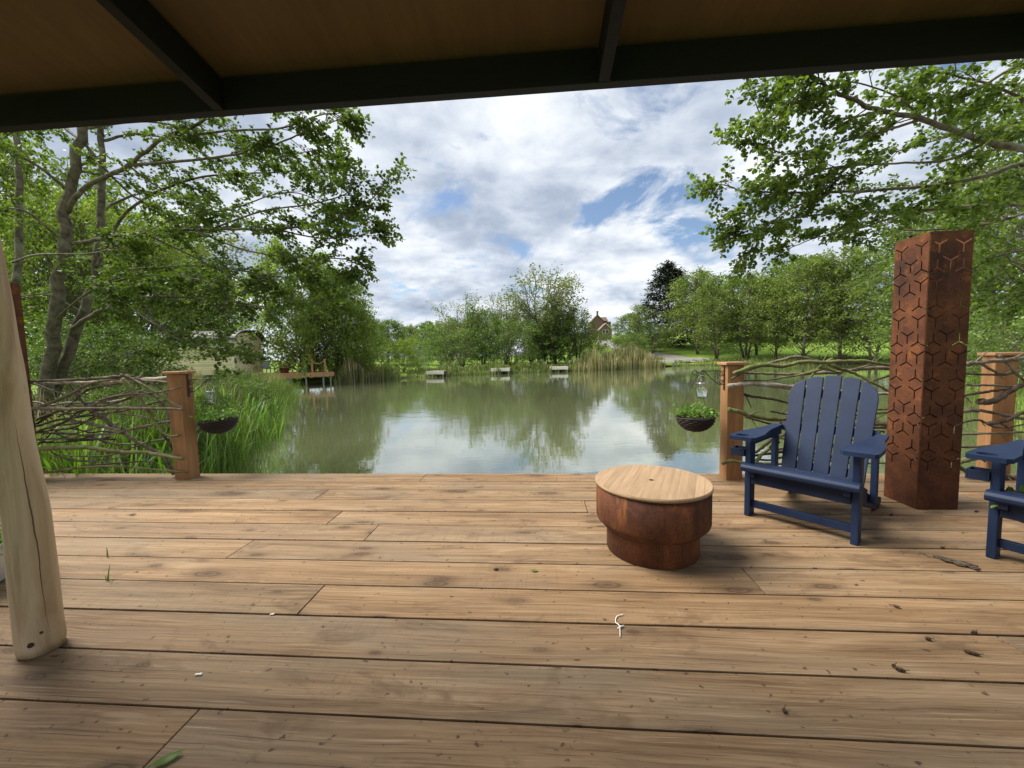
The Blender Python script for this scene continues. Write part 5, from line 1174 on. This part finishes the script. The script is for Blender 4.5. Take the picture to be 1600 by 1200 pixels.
def gable(x0, x1, y0, y1, zw, za, name):
    b3 = MB(); xm = (x0+x1)/2; prof = [(x0, zg), (x1, zg), (x1, zw), (xm, za), (x0, zw)]
    V = [(x, y0, z) for x, z in prof]+[(x, y1, z) for x, z in prof]; b3.add(V, [(0, 1, 2, 3, 4), (9, 8, 7, 6, 5)]+[(i, 5+i, 5+(i+1) % 5, (i+1) % 5) for i in (0, 1, 4)]); b3.build('wall', M['brick'], house, HB)
    b3 = MB(); ov = .25
    for s_, xa in ((-1, x0), (1, x1)):
        sl = (za-zw)/(xm-x0); xo = xa+s_*ov; zo = zw-ov*sl; P = [(xo, y0-.3, zo), (xm, y0-.3, za), (xm, y1, za), (xo, y1, zo)]; P = [(x, y, z+.03) for x, y, z in P]+[(x, y, z+.2) for x, y, z in P]
        b3.add(P, [(3, 2, 1, 0), (4, 5, 6, 7), (0, 1, 5, 4), (1, 2, 6, 5), (2, 3, 7, 6), (3, 0, 4, 7)])
    b3.build('roof', M['tiles'], house, HB); return xm
fx0, fx1 = hx(936), hx(956); zf = hz(515); zfa = hz(505.5)
gable(fx0, fx1, hY, hY+6, zf, zfa, 'front')
b3 = MB()
for s_, xa in ((-1, fx0), (1, fx1)):
    xm = (fx0+fx1)/2; A = Vector((xa+s_*.3, hY-.33, zf-.25)); B_ = Vector((xm, hY-.33, zfa+.06)); b3.tube([A, B_], .13, 4)
b3.build('barge_board', M['white_trim'], house, HB)
gx0, gx1 = hx(928), hx(948); gable(gx0, gx1, hY+6, hY+15, hz(500), hz(489), 'rear')
b3 = MB(); xm = (gx0+gx1)/2; b3.box((xm, hY+6.4, hz(487)), (.55, .55, 1.6)); b3.box((xm, hY+6.4, hz(487)+.85), (.65, .65, .14)); b3.build('chimney', M['brick'], house, HB)
b3 = MB(); rx = hx(952); b3.box((rx, hY+10, (hz(500)+zg)/2), (3.4, 6, hz(500)-zg)); b3.build('wall', M['brick'], house, HB)
b3 = MB(); P = [(gx1, hY+6.5, hz(499)), (hx(956), hY+6.5, hz(499)), (hx(955), hY+10, hz(491)), (gx1-1, hY+10, hz(491)), (hx(956), hY+13.5, hz(499)), (gx1, hY+13.5, hz(499))]; b3.add(P, [(0, 1, 2, 3), (3, 2, 4, 5), (1, 4, 2)]); b3.build('roof', M['tiles'], house, HB)
for px in (943.5, 948.5):
    b3 = MB(); x = hx(px); z = (hz(515)+hz(522))/2; b3.box((x, hY-.04, z), (.85, .1, 1.35)); fr_ = b3.build('window', M['white_trim'], house, HB); b3 = MB(); b3.box((x, hY-.10, z), (.65, .04, 1.15)); b3.build('pane', M['window'], fr_, HB)

# ------------------------------------------------------------------ small things on the deck
def flat_leaf(name, px, py, L, ang, mat_, label, cat='leaf', wid=.6, curl=.25, group=None, z=0.004):
    p = on_z(px, py, 0.0); b3 = MB(); n_ = 9; V = []; F = []
    for k in range(n_):
        t_ = k/(n_-1); hw = wid*L*.5*math.sin(math.pi*min(1, t_*.92+.04))**.8; x = (t_-.5)*L; zc = z+curl*L*(2*t_-1)**2*.5
        V += [(x, -hw, zc+hw*.35), (x, 0, zc), (x, hw, zc+hw*.35)]
    for k in range(n_-1):
        for j in range(2): F.append((k*3+j, k*3+j+1, k*3+4+j, k*3+3+j))
    b3.add(V, F); V2 = [(-.5*L-.35*L, .02*L, z+.004), (-.5*L, 0, z+curl*L*.5)]; b3.tube(V2, .0012, 5)
    o = b3.build(name, mat_, None, smooth=True); o.location = (p.x, p.y, 0); o.rotation_euler = (0, 0, ang); return tag(o, label, cat, group)
flat_leaf('green_leaf', 835, 893, .036, .2, M['herb'], 'small pale green leaf lying on the deck before the fire pit')
flat_leaf('green_leaf', 262, 1190, .07, .7, M['herb'], 'folded green leaf at the bottom edge of the deck', wid=.45)
flat_leaf('dead_leaf', 1400, 949, .030, -.4, M['dead_leaf'], 'grey-green withered leaf on the deck below the second chair')
flat_leaf('dead_leaf', 207, 805, .045, .6, M['dead_leaf'], 'dark curled leaf near the log, far boards')
LG = 'dark catkins dropped on the deck'
def catkin(px, py, L, ang, label, seed):
    p = on_z(px, py, 0); rs = random.Random(seed); b3 = MB(); n_ = 6; d = Vector((math.cos(ang), math.sin(ang), 0)); pts = [d*(k/n_-.5)*L+Vector((rs.gauss(0, .002), rs.gauss(0, .002), .006)) for k in range(n_+1)]
    b3.tube(catmull(pts, 4), [.0022+.0045*math.sin(math.pi*min(1, .1+.85*k/(n_*4)))*rs.uniform(.7, 1.3) for k in range(n_*4+1)], 7); b3.tube([pts[-1], pts[-1]+d*.012+Vector((0, 0, .006))], .0012, 4)
    o = b3.build('catkin', M['dead_leaf']); o.location = (p.x, p.y, 0); return tag(o, label, 'catkin', LG)
for i, (px, py, L, a, lab) in enumerate([(1518, 1022, .045, -.5, 'largest dark catkin, near the lower boards of the view'), (1406, 1048, .030, -.4, 'dark catkin pair below the withered leaf'), (1396, 1042, .014, .3, 'tiny dark crumb touching the catkin pair'), (1522, 990, .022, .5, 'dark catkin in the board gap above the largest catkin'), (1450, 1000, .016, -.2, 'small dark catkin between withered leaf and largest catkin'), (1392, 805, .034, .5, 'dark catkin at the foot of the rusted column'), (1526, 800, .03, .2, 'dark catkin between rusted column and second chair'), (1473, 857, .02, .1, 'dark catkin above the strip of bark'), (1225, 1113, .016, .8, 'dark catkin on the nearest boards, below the white tie'), (775, 891, .02, .2, 'dark speck of catkin beside the pale green leaf'), (1335, 826, .018, .3, 'dark catkin by the front leg of the navy chair')]): catkin(px, py, L, a, lab, i)
p0, p1 = on_z(1436, 866), on_z(1541, 893); b3 = MB(); rs = random.Random(9); BK = (p0+p1)/2
for k in range(9):
    t0 = 0 if k == 0 else rs.uniform(.2, .55); t1 = rs.uniform(.75, 1.0) if k else .5; pr = Vector((-(p1-p0).y, (p1-p0).x, 0)).normalized(); o_ = pr*rs.uniform(-.022, .022)*(1 if k else 0)
    P = [p0.lerp(p1, t0+(t1-t0)*j/6)+o_+pr*rs.gauss(0, .006)+Vector((0, 0, .006+rs.uniform(0, .012))) for j in range(7)]; b3.tube(P, [.002 if k == 0 else rs.uniform(.003, .0075) for _ in P], 5)
tag(b3.build('bark_strip', M['stick_dark'], None, smooth=True), 'shredded strip of dark bark lying on the deck', 'bark')
b3 = MB(); w0 = [on_z(a, b, .004) for a, b in ((974, 960), (964, 963), (962, 972), (968, 978), (969, 995))]; b3.tube(catmull(w0, 5), .0022, 6); b3.tube([on_z(968, 979, .004), on_z(975, 977, .006)], .0022, 6); b3.tube([on_z(965, 982, .004), on_z(972, 978, .008)], .003, 6)
tag(b3.build('plastic_tie', M['white'], None, smooth=True), 'thin white twisted tie lying on the deck', 'tie')
for i, (px, py, L, lab) in enumerate([(425, 961, .018, 'small white wood chip by the board end left of centre'), (310, 1055, .024, 'longer white wood chip near the foot of the log')]):
    p = on_z(px, py); b3 = MB(); b3.box((0, 0, .004), (L, .006, .004)); b3.box((L*.3, .003, .005), (L*.4, .004, .003), Matrix.Rotation(.3, 3, 'Z')); o = b3.build('wood_chip', M['white'], None, bevel=.001); o.location = (p.x, p.y, 0); o.rotation_euler = (0, 0, .2-i*.1); tag(o, lab, 'wood chip', 'white wood chips on the deck')
def tuft(px, py, blades_, label):
    p = on_z(px, py); b3 = MB()
    for (dx, h, ln, w_) in blades_:
        V = []; n_ = 6
        for k in range(n_+1):
            t_ = k/n_; V += [(dx+ln*t_*t_-w_*(1-t_)**.6*.5, 0, h*t_-.01), (dx+ln*t_*t_+w_*(1-t_)**.6*.5, .002, h*t_-.01)]
        b3.add(V, [(2*k, 2*k+1, 2*k+3, 2*k+2) for k in range(n_)])
    o = b3.build('grass_tuft', M['grass']); o.location = p; return tag(o, label, 'grass tuft', 'grass growing up between deck boards')
tuft(168, 871, [(0, .075, .0, .014)], 'single broad grass blade poking up between boards')
tuft(168, 908, [(-.008, .04, -.004, .008), (0, .04, .0, .008), (.004, .11, .022, .010)], 'three-bladed grass tuft poking up between boards')
# sprig on the second chair
sp = Vector((2.50, 2.40, .405)); sp = on_y(1566, 776, 2.36); T_ = thing('leafy_sprig', sp, 'fresh green sprig draped over the second chair seat', 'sprig'); g_ = np.random.default_rng(5)
b3 = MB(); P = [Vector((-.03, -.03, -.05)), Vector((-.01, -.02, .0)), Vector((.03, .0, .018)), Vector((.10, .02, .02)), Vector((.16, .05, .012))]; b3.tube(catmull(P, 5), .0022, 5); b3.build('stem', M['grass'], T_)
C_ = np.array([tuple(p) for p in P]); n_ = 30; Pp, Tn = curve_pts(C_, g_.uniform(0, 1, n_)); A = unit(g_.normal(0, .7, (n_, 3))+Tn*.4+np.array([0, 0, .05])); Nn = unit(g_.normal(0, .4, (n_, 3))+np.array([0, -.2, .9])); V, k = leaf_arrays(Pp, A, Nn, g_.uniform(.03, .06, n_), .6, True); link('leaves', arr_mesh('leaves', V, k), M['herb'], T_)
# potted plant at the edge
pp = Vector((-3.12, 1.86, 0.001)); T_ = thing('potted_plant', pp, 'variegated leafy plant in a white pot beyond the log', 'plant'); b3 = MB(); b3.lathe([(.001, .0), (.09, .0), (.12, .02), (.145, .19), (.15, .22), (.138, .22), (.132, .19), (.001, .185)], 36); b3.build('pot', M['pot'], T_, smooth=True)
n_ = 520; a = g_.uniform(0, 6.28, n_); rr = .21*np.sqrt(g_.random(n_)); P = np.stack([rr*np.cos(a), rr*np.sin(a), .18+.30*g_.random(n_)*(1-rr/.34)], 1); A = unit(np.stack([np.cos(a), np.sin(a), .5+0*a], 1)+g_.normal(0, .6, (n_, 3))); V, k = leaf_arrays(P, A, unit(g_.normal(0, .5, (n_, 3))+np.array([0, 0, .8])), g_.uniform(.03, .055, n_), .5, True); link('foliage', arr_mesh('foliage', V, k), M['herb'], T_)
b3 = MB()
for i in range(14): p = P[i*7]; b3.tube([(p[0]*.2, p[1]*.2, .18), (p[0]*.6, p[1]*.6, p[2]*.8), p], .002, 4, False)
b3.build('stems', M['grass'], T_)
